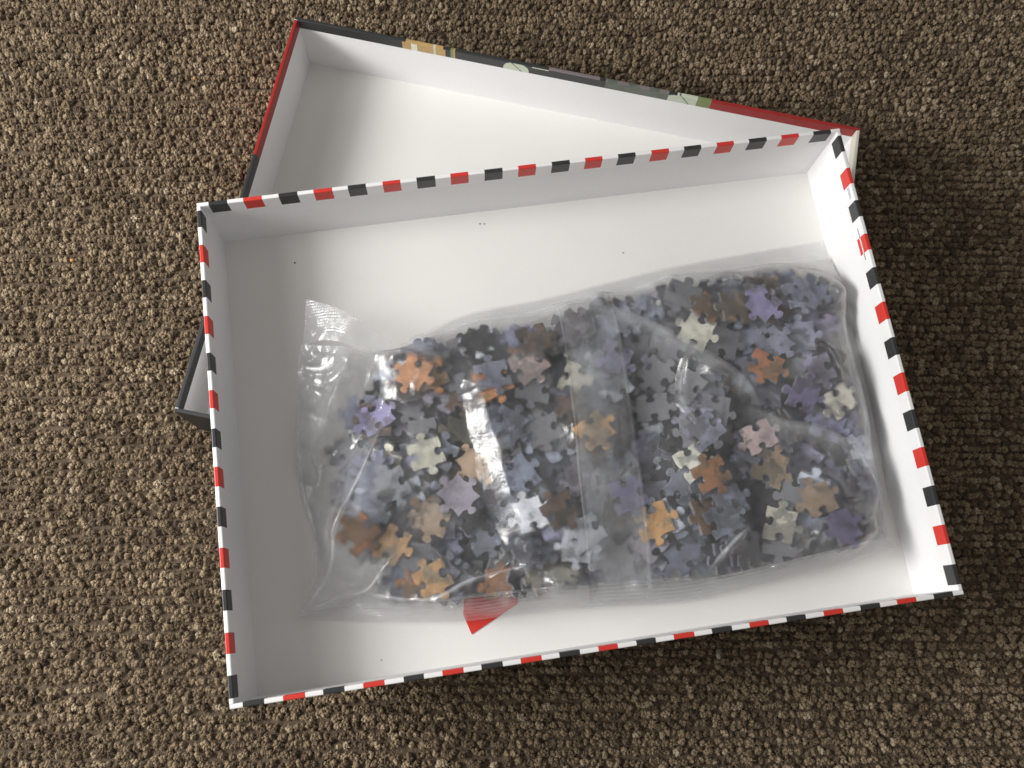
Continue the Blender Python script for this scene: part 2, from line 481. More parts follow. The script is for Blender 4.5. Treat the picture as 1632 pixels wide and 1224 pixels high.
COLOURS=['amber', 'blush', 'brown', 'charcoal', 'cream', 'greyblue', 'lavender', 'mauve', 'olive', 'orange', 'paleblue', 'rust', 'slate', 'tan', 'violet']
PIECES="""6,-633,-437,260,191,-1,2,59,7,25;2,-1185,-563,256,187,35,-18,58,11,31;3,1304,-742,289,198,-12,-18,20,13,16;8,395,-730,232,199,-5,-12,20,0,9;8,1094,-532,237,175,5,1,96,13,17;2,755,-283,286,194,-8,-7,49,12,18;6,1393,-902,294,196,-13,22,30,14,15;9,-981,-333,232,197,7,19,30,10,24;5,-822,-856,247,195,8,-13,40,0,21;1,768,-778,259,198,-2,4,30,5,30;1,1083,-847,225,164,-1,-22,112,4,14;3,-784,-545,239,170,-4,5,104,13,22;4,284,-569,255,198,14,10,20,14,36;0,747,-527,288,196,20,0,35,9,8;2,15,-734,221,196,0,-8,40,10,26;3,1362,-159,280,190,39,9,-49,14,5;1,151,-203,294,194,-2,-4,49,0,23;5,-104,-599,265,193,0,19,49,2,35;0,-773,-194,255,199,-5,-16,15,4,1;0,-1010,-651,229,179,-15,-20,86,0,20;9,-787,267,257,179,-16,-14,86,9,33;8,-93,372,258,197,-30,9,20,2,29;7,-1026,68,195,196,3,-13,40,14,32;7,1067,-352,251,198,5,7,30,1,19;3,-257,-591,230,197,14,-24,20,10,34;0,-354,193,271,200,-1,6,10,12,27;2,836,294,268,180,-3,0,87,4,2;9,1258,412,244,188,-5,6,69,14,12;1,1189,41,261,190,-22,-1,-59,11,3;7,1566,-213,241,193,7,20,49,4,6;0,1573,457,220,184,-3,4,78,12,13;5,1463,-28,287,198,-3,-6,25,6,4;2,1083,411,248,144,9,35,134,13,11;4,-143,232,253,194,-4,2,49,1,28;5,931,423,259,181,-18,35,76,9,10;4,680,-443,263,196,-1,-9,40,4,7;8,-311,-95,231,181,0,5,85,5,0;9,164,-908,191,8,149,-132,15,6,0;6,-509,-288,238,45,5,-3,-195,13,0;2,-280,-377,223,174,5,10,-99,5,0;8,338,201,243,193,-3,9,-53,6,0;3,54,-435,199,198,25,10,13,7,0;7,542,-928,205,194,-15,-10,45,12,0;6,395,442,168,51,11,-27,-191,5,0;0,-115,-151,222,18,-23,197,-13,7,0;7,514,-99,194,25,7,198,-14,2,0;5,573,88,201,31,-177,89,-6,12,0;6,-409,422,212,93,-13,-48,-170,3,0;1,735,-1,203,21,185,70,23,12,0;8,-561,-102,224,33,-3,-24,196,8,0;7,130,421,226,77,-6,17,-184,7,0;3,1287,178,213,55,-2,-21,-191,12,0;0,890,-948,193,21,130,-144,-42,4,0;9,-473,-924,177,129,10,52,-143,9,0;9,435,-326,164,192,49,24,9,6,0;9,1482,-339,214,87,3,-26,-178,6,0;8,977,223,234,0,196,-36,-19,12,0;0,-326,-748,196,138,-67,-22,-126,12,0;2,817,534,226,7,-52,-192,21,5,0;6,1456,207,187,198,12,-25,-11,12,0;2,1174,-89,221,158,-5,4,122,12,0;2,659,198,219,22,-198,14,-15,3,0;4,-138,106,228,11,-27,-198,10,12,0;0,-1186,-90,97,11,192,38,41,3,0;7,-534,-664,190,116,2,15,162,5,0;5,324,63,223,98,9,4,174,10,0;8,612,-567,213,81,22,-13,181,5,0;7,62,-78,239,98,8,-9,174,2,0;6,-1082,-270,193,174,-10,-8,99,5,0;5,1329,-492,131,75,-24,1,184,6,0;1,-1134,-468,237,167,13,14,109,5,0;3,297,-176,237,25,158,-118,-26,3,0;8,119,122,175,192,11,19,-51,4,0;3,-141,-933,202,146,-64,76,94,4,0;3,854,-173,237,5,-196,34,-20,10,0;4,351,-836,177,179,-7,-29,-85,7,0;5,-571,-541,213,57,-11,3,-191,3,0;9,-710,-894,215,180,-13,-42,-76,12,0;0,1080,-933,188,0,-197,30,-13,3,0;6,836,-680,229,197,2,6,32,12,0;9,-36,-802,187,157,-5,-16,122,10,0;1,521,481,154,135,13,-23,-145,5,0;8,-347,-556,184,184,8,-1,-78,10,0;3,913,118,206,48,11,68,182,3,0;2,690,-748,220,130,18,51,142,9,0;0,330,-948,158,180,-48,-14,-73,10,0;9,494,264,140,9,150,132,1,12,0;0,-874,-738,212,18,-194,43,10,12,0;5,1641,-476,161,191,-12,59,3,10,0;2,1210,-708,231,8,147,135,8,5,0;8,-248,-920,160,25,-69,-7,-186,4,0;6,240,-3,195,179,6,-4,90,5,0;2,1631,-645,165,19,-71,-15,-185,12,0;7,1587,274,129,47,-28,-2,192,6,0;1,-520,71,219,70,5,3,187,2,0;7,-480,162,237,6,9,-200,0,3,0;7,1448,-654,156,148,25,4,132,12,0;4,617,-300,200,169,-10,27,102,3,0;9,-700,254,230,197,-19,5,25,9,0;1,-862,232,190,185,-18,4,-74,2,0;9,766,-966,195,138,-12,42,-138,12,0;5,935,-705,200,199,-3,1,20,3,0;0,1159,242,179,127,-2,10,154,12,0;2,244,-343,134,81,3,-3,183,12,0;8,-351,-177,213,3,200,10,-6,2,0;2,-1115,116,135,152,17,-10,129,12,0;0,-702,-194,242,61,-11,-2,190,5,0;9,-269,-797,187,168,-45,54,82,5,0;5,1345,-262,165,157,-47,27,-111,12,0;7,-777,-75,214,2,-139,-144,-3,7,0;3,-737,-724,167,171,-19,-50,-90,12,0;6,122,-224,242,128,20,-7,152,2,0;8,114,-647,190,113,32,-10,162,12,0;0,-814,113,160,10,-48,-193,20,5,0;7,-170,-310,170,41,14,30,193,12,0;4,196,-690,182,116,-1,33,-159,3,0;9,-897,-868,165,124,-18,14,-156,9,0;0,1536,-839,189,39,-168,83,58,8,0;4,1585,52,168,191,-9,-4,-58,3,0;2,1085,567,173,82,62,-114,128,10,0;2,414,-590,184,9,-18,-19,198,12,0;4,840,-26,205,1,-19,10,199,5,0;5,-903,-380,161,196,13,-32,22,10,0;5,254,-641,206,38,25,-22,194,2,0;9,-969,-839,161,125,-18,15,-154,12,0;5,1666,431,176,4,157,62,106,4,0;5,-787,-820,233,182,13,-6,-82,12,0;7,473,-482,175,1,-18,5,199,3,0;8,-1037,55,170,132,17,-5,-150,2,0;7,-361,-908,190,79,-71,30,-167,3,0;2,-661,54,187,187,-4,8,-71,3,0;1,1019,-395,228,77,-3,11,-184,12,0;2,13,-10,166,62,-23,-62,178,12,0;1,1498,451,194,198,-10,22,10,5,0;2,-490,319,160,197,-11,-21,-28,3,0;3,-157,419,190,191,-59,-3,15,6,0;4,933,-153,199,111,-26,11,164,3,0;2,1258,-804,185,51,-28,5,191,5,0;4,-356,159,251,198,0,6,30,9,0;8,627,-926,168,182,7,8,-82,5,0;4,606,487,121,85,-19,7,180,5,0;8,449,-729,217,111,-11,-3,166,10,0;5,1049,-208,151,13,-154,-125,23,12,0;4,-710,384,151,31,-13,-13,-197,12,0;0,-904,291,164,146,-4,18,135,10,0;5,-1224,-296,48,168,-5,-26,-104,7,0;4,1048,-733,179,29,-1,-3,-198,3,0;4,223,240,168,98,26,46,-166,12,0;8,-631,144,204,67,8,4,188,7,0;3,1332,568,119,143,128,12,-56,13,0;8,-377,-46,187,1,9,3,200,12,0;6,1299,-280,171,9,48,25,192,13,0;4,-405,-335,200,16,-19,-6,-198,10,0;7,-1094,-210,168,11,12,-4,-199,6,0;8,-38,-222,182,113,-22,-2,164,5,0;8,846,-915,198,148,-15,45,-126,12,0;2,1155,42,227,157,-31,-17,-119,12,0;3,1402,19,232,15,194,-31,34,9,0;5,1560,-335,204,70,6,-26,-185,12,0;8,-480,-902,167,53,-162,-105,-2,7,0;2,-256,46,207,112,2,8,-165,3,0;9,-678,304,183,12,72,-186,-1,8,0;7,1560,-510,107,47,-94,-169,21,6,0;1,1282,-968,196,131,60,91,-105,3,0;1,-1222,-78,18,0,-27,-198,0,12,0;6,-493,-440,133,86,-6,-16,180,7,0;6,749,-566,219,133,24,6,147,12,0;9,567,-743,185,158,-21,-33,-116,12,0;1,-1098,-618,155,16,-58,190,-12,5,0;1,290,188,201,93,12,20,-176,10,0;7,732,-217,232,27,-20,-5,197,6,0;0,758,537,181,133,5,13,149,3,0;1,1503,-970,147,97,148,-25,90,10,0;8,300,550,127,2,69,-134,-131,12,0;0,-629,-878,147,19,-132,148,13,12,0;2,-534,-810,148,175,17,-16,95,3,0;6,-158,-149,193,55,-21,5,191,5,0;7,735,-285,252,3,-199,9,-20,12,0;0,-745,-566,186,134,-2,1,-149,12,0;3,1356,-973,185,115,46,99,-122,3,0;0,-129,-647,187,30,-1,42,-193,6,0;7,68,128,163,195,12,18,-38,12,0;6,872,-343,124,199,-2,-8,-16,3,0;0,496,-265,129,194,36,-20,25,10,0;9,-1018,-208,131,45,0,-22,194,4,0;4,1451,567,132,44,59,109,-151,6,0;2,-857,54,130,69,11,19,186,7,0;5,-883,-348,151,23,63,187,25,5,0;4,1611,-672,134,65,-73,4,-175,12,0;3,174,415,198,6,-171,103,17,12,0;5,-1009,-852,95,29,-191,-50,-12,12,0;9,1299,-688,216,56,-18,-1,191,10,0;0,-995,-457,86,131,1,-27,-149,7,0;5,-805,-525,207,56,-2,0,-192,9,0;2,318,401,141,194,-28,-11,37,12,0;1,1129,-374,201,192,7,10,-55,6,0;7,1094,48,138,124,-17,11,-156,5,0;1,112,-850,150,181,-11,9,-85,10,0;4,-350,286,200,191,-5,9,57,3,0;6,40,378,128,105,-15,35,166,4,0;0,1144,-552,204,132,1,12,-150,12,0;6,-1072,-27,89,157,2,-24,-122,5,0;1,1481,432,174,59,22,19,189,7,0;9,1221,-330,158,198,-1,21,15,10,0;4,208,-228,202,171,4,-4,103,10,0;7,924,-260,165,80,-25,7,-181,7,0;3,-592,-364,199,143,13,3,139,2,0;3,-1094,-412,178,176,0,-14,-93,10,0;1,-248,-500,171,191,8,-2,-58,5,0;0,306,-216,182,106,2,-5,170,7,0;3,224,-570,164,8,-137,143,27,10,0;5,355,66,157,17,172,101,-1,10,0;5,881,21,186,17,185,74,13,5,0;2,1342,420,163,31,-5,21,197,2,0;2,794,312,194,13,-15,-6,-199,10,0;1,-93,-150,184,4,189,-61,21,6,0;7,625,42,137,35,-9,36,-194,6,0;6,-989,188,67,146,-25,-7,-135,3,0;7,1619,-178,157,139,-7,0,144,5,0;0,105,424,187,11,-196,36,14,6,0;3,737,307,172,197,-15,21,26,12,0;3,-889,-252,107,106,7,-21,168,6,0;7,-75,-778,124,1,50,-192,22,4,0;2,-865,-638,171,13,192,-50,-17,10,0;6,428,-114,124,1,-107,167,24,7,0;6,1238,459,170,12,-139,129,-62,3,0;9,813,501,199,12,183,-78,-10,7,0;1,-298,-918,157,8,184,-10,-77,5,0;3,1576,-765,106,129,57,25,140,5,0;2,-409,413,194,2,12,-49,-194,10,0;6,-86,-874,87,11,-60,190,7,12,0;2,-1136,-346,148,11,-37,196,-8,5,0;0,571,-188,150,123,12,-38,153,12,0;7,128,-893,130,192,-3,14,54,6,0;5,1002,-454,165,187,-11,19,-66,5,0;8,-37,321,113,192,-42,16,32,3,0;6,1048,-484,178,124,14,17,155,7,0;7,1117,412,200,121,-21,-6,-158,5,0;0,353,-953,135,70,-22,-44,-181,6,0;7,713,-104,148,198,17,-1,20,10,0;2,1014,587,130,109,86,-97,106,3,0;7,1016,-482,142,3,-187,-66,22,12,0;3,-818,355,124,140,-3,18,142,3,0;3,-528,-580,153,138,10,0,144,6,0;1,452,503,114,1,-186,68,-26,12,0;1,1639,334,93,9,32,-34,-194,12,0;8,1548,-387,62,24,8,-198,4,10,0;1,852,342,226,158,-15,8,-122,6,0;3,-644,-390,179,197,8,10,-32,5,0;7,-957,-155,69,14,-11,-15,199,10,0;3,-545,-126,158,192,10,-11,-54,3,0;0,579,116,148,189,36,5,54,6,0;9,-1173,-191,67,18,20,-14,-198,12,0;2,-350,407,138,32,2,-20,-196,5,0;2,287,-340,98,10,199,-18,10,8,0;8,594,-922,127,105,-5,7,-170,10,0;4,552,-485,168,51,16,-10,-192,10,0;0,-694,-218,178,147,12,-1,135,3,0;2,-128,-534,107,55,-1,28,-190,7,0;3,744,237,161,181,-24,10,-82,3,0;4,-478,406,111,14,152,-129,15,12,0;4,1447,-145,193,27,-183,-68,-34,5,0;8,119,-895,110,194,-9,11,-45,10,0;3,1061,-930,139,27,44,193,11,10,0;3,1388,-534,111,165,-6,-10,113,7,0;7,1053,-21,122,185,9,26,72,13,0;0,-559,-671,127,3,-200,-2,10,3,0;5,1091,-946,122,135,-20,-21,145,12,0;1,953,-561,131,18,144,-136,-20,5,0;7,-179,242,179,16,193,49,3,3,0;9,-903,59,29,200,8,0,6,12,0;4,-473,-604,97,20,13,8,-198,5,0;4,634,-343,185,170,-10,27,102,6,0;4,31,-256,128,141,14,3,-142,5,0;7,621,-826,157,52,-2,11,-193,3,0;4,360,-758,133,2,162,117,7,10,0;6,1201,-860,132,190,-10,-39,50,4,0;8,1385,-912,102,62,19,-35,186,5,0;8,13,-477,151,195,26,7,35,12,0;3,-690,388,127,199,-16,9,-12,12,0;1,1232,246,136,159,17,-1,-120,10,0;1,0,-541,158,25,-129,-150,-11,12,0;7,86,-244,160,155,9,-2,-126,10,0;1,-69,-630,167,32,-122,-153,-27,6,0;7,172,-405,67,61,-7,0,190,3,0;1,-691,-320,147,67,10,-6,188,2,0;4,1178,-61,199,89,-3,6,179,12,0;4,497,402,74,175,-26,-9,-93,12,0;6,1430,-299,97,11,173,-96,28,5,0;7,1042,-883,18,155,0,0,126,12,0;6,1240,-278,132,12,-150,-130,17,10,0;3,1231,-32,155,103,-4,6,171,12,0;2,1164,53,171,90,-3,-5,-179,12,0;4,1500,-863,160,61,-14,69,-177,12,0;6,105,-630,141,78,52,2,177,7,0;3,-189,-597,134,3,34,-197,-15,5,0;0,1060,435,182,46,8,20,193,6,0;0,1612,-427,116,127,-70,24,-136,6,0;9,23,271,108,165,-42,-16,-104,10,0;8,-130,374,173,155,-52,28,112,9,0;1,-961,-659,128,191,26,-2,52,7,0;8,450,135,86,45,4,-2,195,12,0;6,-615,378,72,67,13,-24,-186,5,0;5,-187,-419,122,25,-5,28,-196,12,0;3,1211,-231,90,139,-9,12,-143,12,0;1,892,138,135,188,-14,6,66,5,0;6,1336,369,97,122,-34,1,155,7,0;7,1358,100,171,179,23,-20,-83,12,0;3,-1019,-129,28,149,8,5,133,3,0;2,612,-102,126,111,21,-11,165,3,0;3,-235,418,94,107,-29,26,165,7,0;3,-394,-305,173,95,11,14,175,5,0;7,674,499,79,190,-3,-21,-60,6,0;5,549,-867,112,68,-6,6,-188,2,0;8,1429,-696,131,198,16,19,3,3,0;5,1170,-584,138,196,-26,-32,4,2,0;0,314,-544,114,175,15,21,-92,10,0;3,947,-719,153,25,-69,-186,6,12,0;5,-647,-689,70,75,20,7,184,13,0;6,-1097,-568,120,121,13,9,-158,7,0;6,1012,287,148,200,-5,-5,4,12,0;8,18,-886,74,185,12,-4,-74,5,0;5,-432,-18,112,55,20,-35,188,6,0;4,551,-483,147,189,1,-19,-64,10,0;9,739,527,112,121,-20,3,158,3,0;7,1639,-615,122,145,-61,40,-117,5,0;3,234,-904,18,183,0,0,-80,10,0;7,-855,177,133,197,-13,18,23,2,0;0,-321,-624,119,31,-24,17,-195,13,0;0,1403,421,140,186,-17,-10,-72,5,0;9,-356,-452,75,199,12,-9,4,6,0;0,14,-479,129,54,-5,27,-191,12,0;4,525,-605,106,183,-7,24,77,7,0;0,687,292,99,145,0,26,135,8,0;5,1476,-116,189,186,42,-10,-59,6,0;6,1598,39,54,189,12,2,-64,7,0;9,440,-374,63,21,179,-87,-13,12,0;8,1373,-500,49,14,11,6,-199,10,0;8,-197,-93,142,200,9,4,-10,4,0;5,-1101,-429,116,86,0,-13,180,4,0;9,1022,-112,111,165,14,23,110,5,0;4,-168,-406,103,19,-171,100,21,10,0;2,11,151,104,114,5,19,163,3,0;9,-760,-221,141,77,-3,11,-184,10,0;0,-798,-868,100,158,-12,17,-121,10,0;4,283,366,123,195,-22,-20,-33,3,0;2,293,-203,162,2,-46,195,5,12,0;7,46,-894,35,105,12,4,-170,5,0;0,-645,-765,111,14,-154,-126,15,5,0;9,-449,-754,51,7,39,194,24,2,0;8,-655,-470,151,14,-8,11,-199,5,0;3,-450,-576,69,22,-82,181,15,12,0;5,-553,-889,38,151,13,-17,129,8,0;3,-191,-617,67,15,-198,11,18,12,0;9,1589,-114,127,61,1,-4,190,8,0;9,-685,-424,103,18,-25,-12,-197,12,0;7,-892,196,91,72,12,24,185,3,0;1,-64,-53,49,170,6,-10,104,10,0;6,-185,-810,56,129,21,22,-150,12,0;4,873,-371,104,156,-7,-4,125,12,0;9,729,284,134,110,-26,-4,-165,5,0;3,918,274,200,6,198,18,-16,7,0;0,308,-740,74,109,-3,-10,-168,10,0;5,-750,-10,80,174,-17,-29,-93,7,0;2,485,9,61,0,-129,153,-1,13,0;9,1473,-621,60,26,-134,-145,-23,5,0;6,-768,8,93,27,196,-17,20,13,0;0,714,-543,133,165,-19,-50,-100,12,0;1,63,-494,85,16,-173,-97,-16,3,0;6,-221,-104,121,196,10,2,37,5,0;9,-396,-855,82,45,-4,-27,193,3,0;0,-173,-268,49,13,-183,-75,-29,10,0;5,-411,-145,132,20,15,5,-198,6,0;9,1407,356,98,90,14,-31,-175,5,0;6,-729,-467,99,167,-25,12,-107,10,0;1,73,423,85,196,-37,9,15,5,0;3,-462,-106,150,184,1,-15,76,3,0;9,1039,441,163,56,-17,-13,-191,3,0;7,1388,592,90,16,-14,-123,156,10,0;5,306,-921,60,0,182,83,0,10,0;0,-379,-279,109,191,-12,-19,56,12,0;3,1068,-719,80,74,47,-33,-177,10,0;2,741,-744,134,197,5,2,32,9,0;2,293,9,122,164,-3,3,-115,6,0;7,744,-890,46,143,6,10,140,5,0;6,7,-36,76,145,11,3,-137,12,0;3,240,206,62,105,-19,4,-169,6,0;8,78,388,39,199,-2,0,-16,6,0;1,1530,-731,63,25,-89,-177,-8,6,0;7,241,-93,80,161,0,0,-119,12,0;3,1367,19,128,194,-9,3,49,9,0;1,601,-498,134,103,-21,-5,170,5,0;0,846,-928,148,183,7,43,-67,5,0;9,1132,-575,41,69,5,16,-187,8,0;9,12,-312,94,60,12,13,-190,6,0;4,-847,-852,65,172,12,3,-101,5,0;7,498,504,82,12,49,193,-16,7,0;5,605,-568,58,114,10,26,162,12,0;5,654,198,98,141,-23,3,-140,5,0;1,-710,384,91,69,-9,12,187,5,0;8,542,264,45,17,-42,-195,9,9,0;1,230,-27,60,200,0,0,3,10,0;0,-850,-266,84,3,5,21,-199,3,0;8,1211,-532,69,39,2,16,-195,5,0;3,618,-923,84,7,-171,-104,5,12,0;0,-132,417,169,161,-53,25,103,5,0;8,-240,-278,55,30,23,19,-196,8,0;1,-935,-562,62,182,13,10,81,10,0;6,305,-39,101,15,-4,-1,-199,5,0;3,1350,270,77,66,-32,10,186,3,0;7,-716,40,139,44,-14,-17,-194,12,0;5,1175,398,93,27,-4,15,198,6,0;9,-435,-886,91,1,-76,-183,-27,13,0;3,1172,-24,42,195,-4,20,37,12,0;1,674,-881,33,114,8,9,164,2,0;2,1292,-350,32,1,88,179,11,12,0;3,701,-300,124,41,-24,0,194,12,0;2,-557,145,99,194,-8,-19,45,12,0;2,867,-919,114,97,40,-4,170,7,0;1,694,196,46,21,64,-188,5,3,0;9,1586,205,30,88,5,9,-179,3,0;7,337,-860,39,24,0,0,199,6,0;2,889,-410,86,59,6,-5,-191,12,0;8,1590,-97,107,28,1,4,-198,7,0;2,-828,331,75,23,-21,-20,-197,12,0;0,-258,4,58,32,194,26,22,6,0;7,1001,-726,62,37,-117,151,-44,3,0;1,388,80,18,199,0,0,15,12,0;5,-926,300,18,192,0,0,-55,5,0;3,614,487,18,141,0,0,142,5,0;1,239,-516,51,200,-12,-1,-4,5,0;9,-1051,41,55,52,-15,6,192,5,0;7,620,30,88,25,13,-7,198,5,0;2,893,-657,122,97,-44,9,-169,12,0;5,-442,192,166,198,-16,-19,-1,12,0;8,-601,-673,18,80,0,0,183,6,0;7,1180,-854,44,14,-184,76,16,6,0;5,-701,-678,60,26,21,2,197,5,0;9,176,164,52,166,-18,9,-110,10,0;9,-297,-612,39,24,0,0,199,7,0;6,425,-432,48,16,-2,-198,21,10,0;4,401,208,116,166,-10,2,111,12,0;3,625,-290,84,22,21,-7,-198,7,0;6,1158,205,90,131,-7,1,151,8,0;6,-760,-498,90,33,-26,-11,-195,10,0;1,-287,177,139,132,-15,6,149,3,0;0,1203,-347,119,89,16,12,178,3,0;0,873,-919,73,107,-2,32,-166,10,0;6,-318,194,155,109,-14,8,167,12,0;2,1102,-192,38,199,-2,19,-13,4,0;9,53,-349,32,181,-12,0,-85,10,0;3,1481,-192,39,80,0,0,-183,12,0;3,-1069,-532,33,162,-12,5,117,12,0;1,-276,-628,18,0,-198,30,0,10,0;0,-995,-363,33,137,-8,-12,-145,3,0;9,1298,-127,56,185,27,18,-69,12,0;3,1479,410,71,51,25,-10,-192,10,0;8,898,116,71,172,-10,-2,-102,5,0;7,-122,125,94,115,101,99,83,10,0;2,-692,290,39,97,-5,16,174,12,0;2,-961,-656,85,138,12,-20,143,5,0;7,-348,147,75,106,-5,-3,-170,7,0;9,-623,-183,111,168,2,11,-108,12,0;8,-526,100,86,65,-21,-3,188,12,0;1,86,68,124,172,11,18,100,8,0;8,983,241,94,192,-17,-11,52,10,0;4,140,-178,112,28,-185,71,-6,9,0;0,-627,131,152,194,-2,19,47,12,0;1,870,446,153,61,10,10,190,5,0;8,1421,-548,30,4,-193,-51,-12,2,0;3,-807,-779,28,74,8,4,-186,5,0;6,65,278,18,5,0,0,-200,8,0;0,638,61,18,170,0,0,105,12,0;3,-633,-47,46,18,-4,-5,199,12,0;1,706,490,65,20,154,126,9,12,0;1,-6,-709,57,10,-4,48,-194,12,0;9,-630,-92,65,199,5,-4,-21,5,0;4,494,-823,64,84,-2,-7,-181,5,0;1,1058,172,39,99,0,0,174,5,0;5,1473,168,77,37,-17,1,196,12,0;0,1017,-195,79,8,173,-98,-19,12,0;6,767,-721,93,194,4,4,-47,12,0;4,478,-790,99,97,-5,10,-175,10,0;9,733,-748,113,4,-187,69,4,4,0;8,873,50,120,91,-7,-7,-178,13,0;8,-143,-177,56,151,3,-32,127,12,0;9,731,259,117,29,17,20,196,12,0;6,1504,83,144,185,-9,3,75,13,0;5,1271,445,109,198,-15,-3,-21,5,0;7,1462,-88,174,119,40,16,-155,2,0;0,-1115,-346,57,26,196,15,23,3,0;9,463,-145,35,14,85,-181,0,5,0;5,-793,-527,62,140,-14,20,-141,5,0;9,-484,-19,29,149,9,4,-133,5,0;7,750,-529,65,80,-4,8,183,6,0;6,-520,-363,18,196,0,0,41,12,0;9,-960,-645,18,126,0,0,155,7,0;4,-52,-502,18,41,0,0,196,10,0;9,1077,-453,32,165,6,-9,112,12,0;5,1268,259,18,0,161,-118,0,5,0;7,1410,-865,18,61,0,0,190,7,0;7,-70,-88,18,105,0,0,-170,5,0;1,1497,-156,18,89,0,0,179,12,0;7,1477,428,49,41,26,-9,-194,12,0;5,932,-91,18,139,0,0,144,5,0;5,-329,363,33,10,-38,196,-9,12,0;9,-656,-180,18,195,0,0,-46,10,0;2,472,-764,18,167,0,0,111,8,0;6,1557,410,18,100,0,0,173,7,0;5,38,131,39,38,0,0,-196,10,0;4,620,-10,41,33,0,-1,-197,6,0;1,-478,-463,40,159,2,1,-122,5,0;8,1000,248,18,200,0,0,0,6,0;4,1355,-739,62,8,-6,-199,-18,5,0;5,1542,118,42,5,-100,-173,-11,4,0;8,352,-583,31,0,102,172,-10,8,0;4,-481,210,18,0,76,185,0,3,0;5,830,-530,18,196,0,0,-41,10,0;2,913,-253,32,195,11,-2,43,7,0;8,306,369,18,197,0,0,-34,2,0;9,-414,-195,59,34,134,144,6,8,0;9,301,-142,18,0,131,151,0,5,0;5,-135,392,18,0,-60,191,0,10,0;1,837,39,39,183,-7,7,81,10,0;5,797,392,18,8,0,0,200,7,0;5,123,-615,18,186,0,0,-75,2,0;5,74,-213,53,91,-12,4,178,2,0;8,-702,-320,39,148,17,-5,-133,5,0;9,895,-522,47,131,-7,-3,151,7,0;1,650,-408,65,183,-55,-20,55,12,0;5,912,-7,62,198,-10,2,-22,3,0;1,-218,182,51,21,20,197,-17,5,0;2,1226,-695,54,23,-172,97,23,12,0;7,913,-282,49,138,8,-8,145,3,0;3,680,-177,18,26,0,0,-198,6,0;5,1580,-460,18,142,0,0,141,6,0;4,86,-820,66,172,13,-3,-101,12,0;5,-912,-790,42,76,8,4,-185,13,0;1,1313,112,42,165,-3,10,-113,6,0;3,-412,55,61,168,-3,5,108,3,0;2,501,-595,51,167,-27,-1,-107,6,0;7,1190,-907,58,182,24,-5,80,5,0;6,421,234,48,13,178,-90,-14,5,0;7,-227,-377,57,195,19,-23,30,3,0;2,952,-452,71,198,-4,-7,26,4,0;7,1284,30,63,10,-4,-200,-3,6,0;2,-799,-244,57,15,-25,198,11,7,0;7,-449,319,53,183,-24,-12,75,2,0;8,810,-758,57,1,176,94,-11,4,0;2,676,242,65,21,153,-127,-6,12,0;6,748,-190,62,73,-17,-12,185,6,0;3,223,-25,39,20,0,0,199,7,0;9,-513,-351,120,15,-197,30,-10,3,0;9,1585,-108,65,185,4,1,-76,5,0;7,1549,-76,87,56,2,4,-192,12,0;3,1106,184,68,35,-6,5,197,12,0;5,-299,-383,62,29,-128,151,5,3,0;1,275,-257,42,0,-18,199,-4,12,0;6,855,-23,106,26,-5,-9,-198,3,0;5,692,-183,72,92,-15,-14,177,10,0;5,1180,-320,68,22,-13,7,-198,5,0;7,520,-136,80,199,12,-6,12,5,0;3,1363,-908,63,187,25,11,65,9,0;1,-604,-185,88,199,7,9,-15,5,0;5,1061,470,28,3,29,-198,8,4,0;2,-206,373,64,173,-12,-4,-99,6,0;3,1456,114,97,29,16,-6,-197,8,0;0,877,449,46,1,200,-7,7,12,0;1,-220,131,99,124,-5,-7,-156,6,0;3,355,436,49,19,-7,-28,-197,2,0;1,-473,394,56,179,-25,-11,84,12,0;0,27,-579,39,0,186,-73,0,13,0;4,1290,-30,113,197,-9,3,36,12,0;4,295,382,99,194,-22,-21,-40,5,0;8,-704,-814,102,70,-19,8,-186,12,0;5,-311,-890,51,6,-55,-190,-29,5,0;5,-264,249,109,178,-10,-13,-89,6,0;4,1450,-818,86,171,24,9,101,12,0;0,-509,356,77,154,-27,-4,125,13,0;6,882,426,68,138,4,-6,-145,5,0;0,1629,-338,95,68,5,-186,29,5,0;9,1210,466,41,14,-18,-5,-199,6,0;9,281,-616,122,77,-2,26,-183,3,0;0,1278,-699,136,143,44,-33,-128,3,0;5,922,449,94,195,-6,-4,45,6,0;1,983,427,118,2,5,-5,-200,5,0;1,-477,-884,109,188,27,-1,-63,3,0"""

PAL = {'amber': (0.60, 0.35, 0.15), 'blush': (0.54, 0.42, 0.41), 'brown': (0.145, 0.098, 0.074), 'charcoal': (0.050, 0.052, 0.062),
       'cream': (0.82, 0.79, 0.67), 'greyblue': (0.330, 0.365, 0.460), 'lavender': (0.410, 0.405, 0.590), 'mauve': (0.33, 0.30, 0.36),
       'olive': (0.155, 0.145, 0.100), 'orange': (0.54, 0.26, 0.125), 'paleblue': (0.62, 0.66, 0.74), 'rust': (0.42, 0.175, 0.082),
       'slate': (0.235, 0.250, 0.330), 'tan': (0.48, 0.35, 0.25), 'violet': (0.33, 0.30, 0.52)}
WORD = {'amber': 'amber', 'blush': 'dusty pink', 'brown': 'dark brown', 'charcoal': 'near black', 'cream': 'cream', 'greyblue': 'blue grey',
        'lavender': 'lavender', 'mauve': 'mauve grey', 'olive': 'olive brown', 'orange': 'orange', 'paleblue': 'pale blue', 'rust': 'rust brown',
        'slate': 'slate grey', 'tan': 'tan', 'violet': 'violet'}

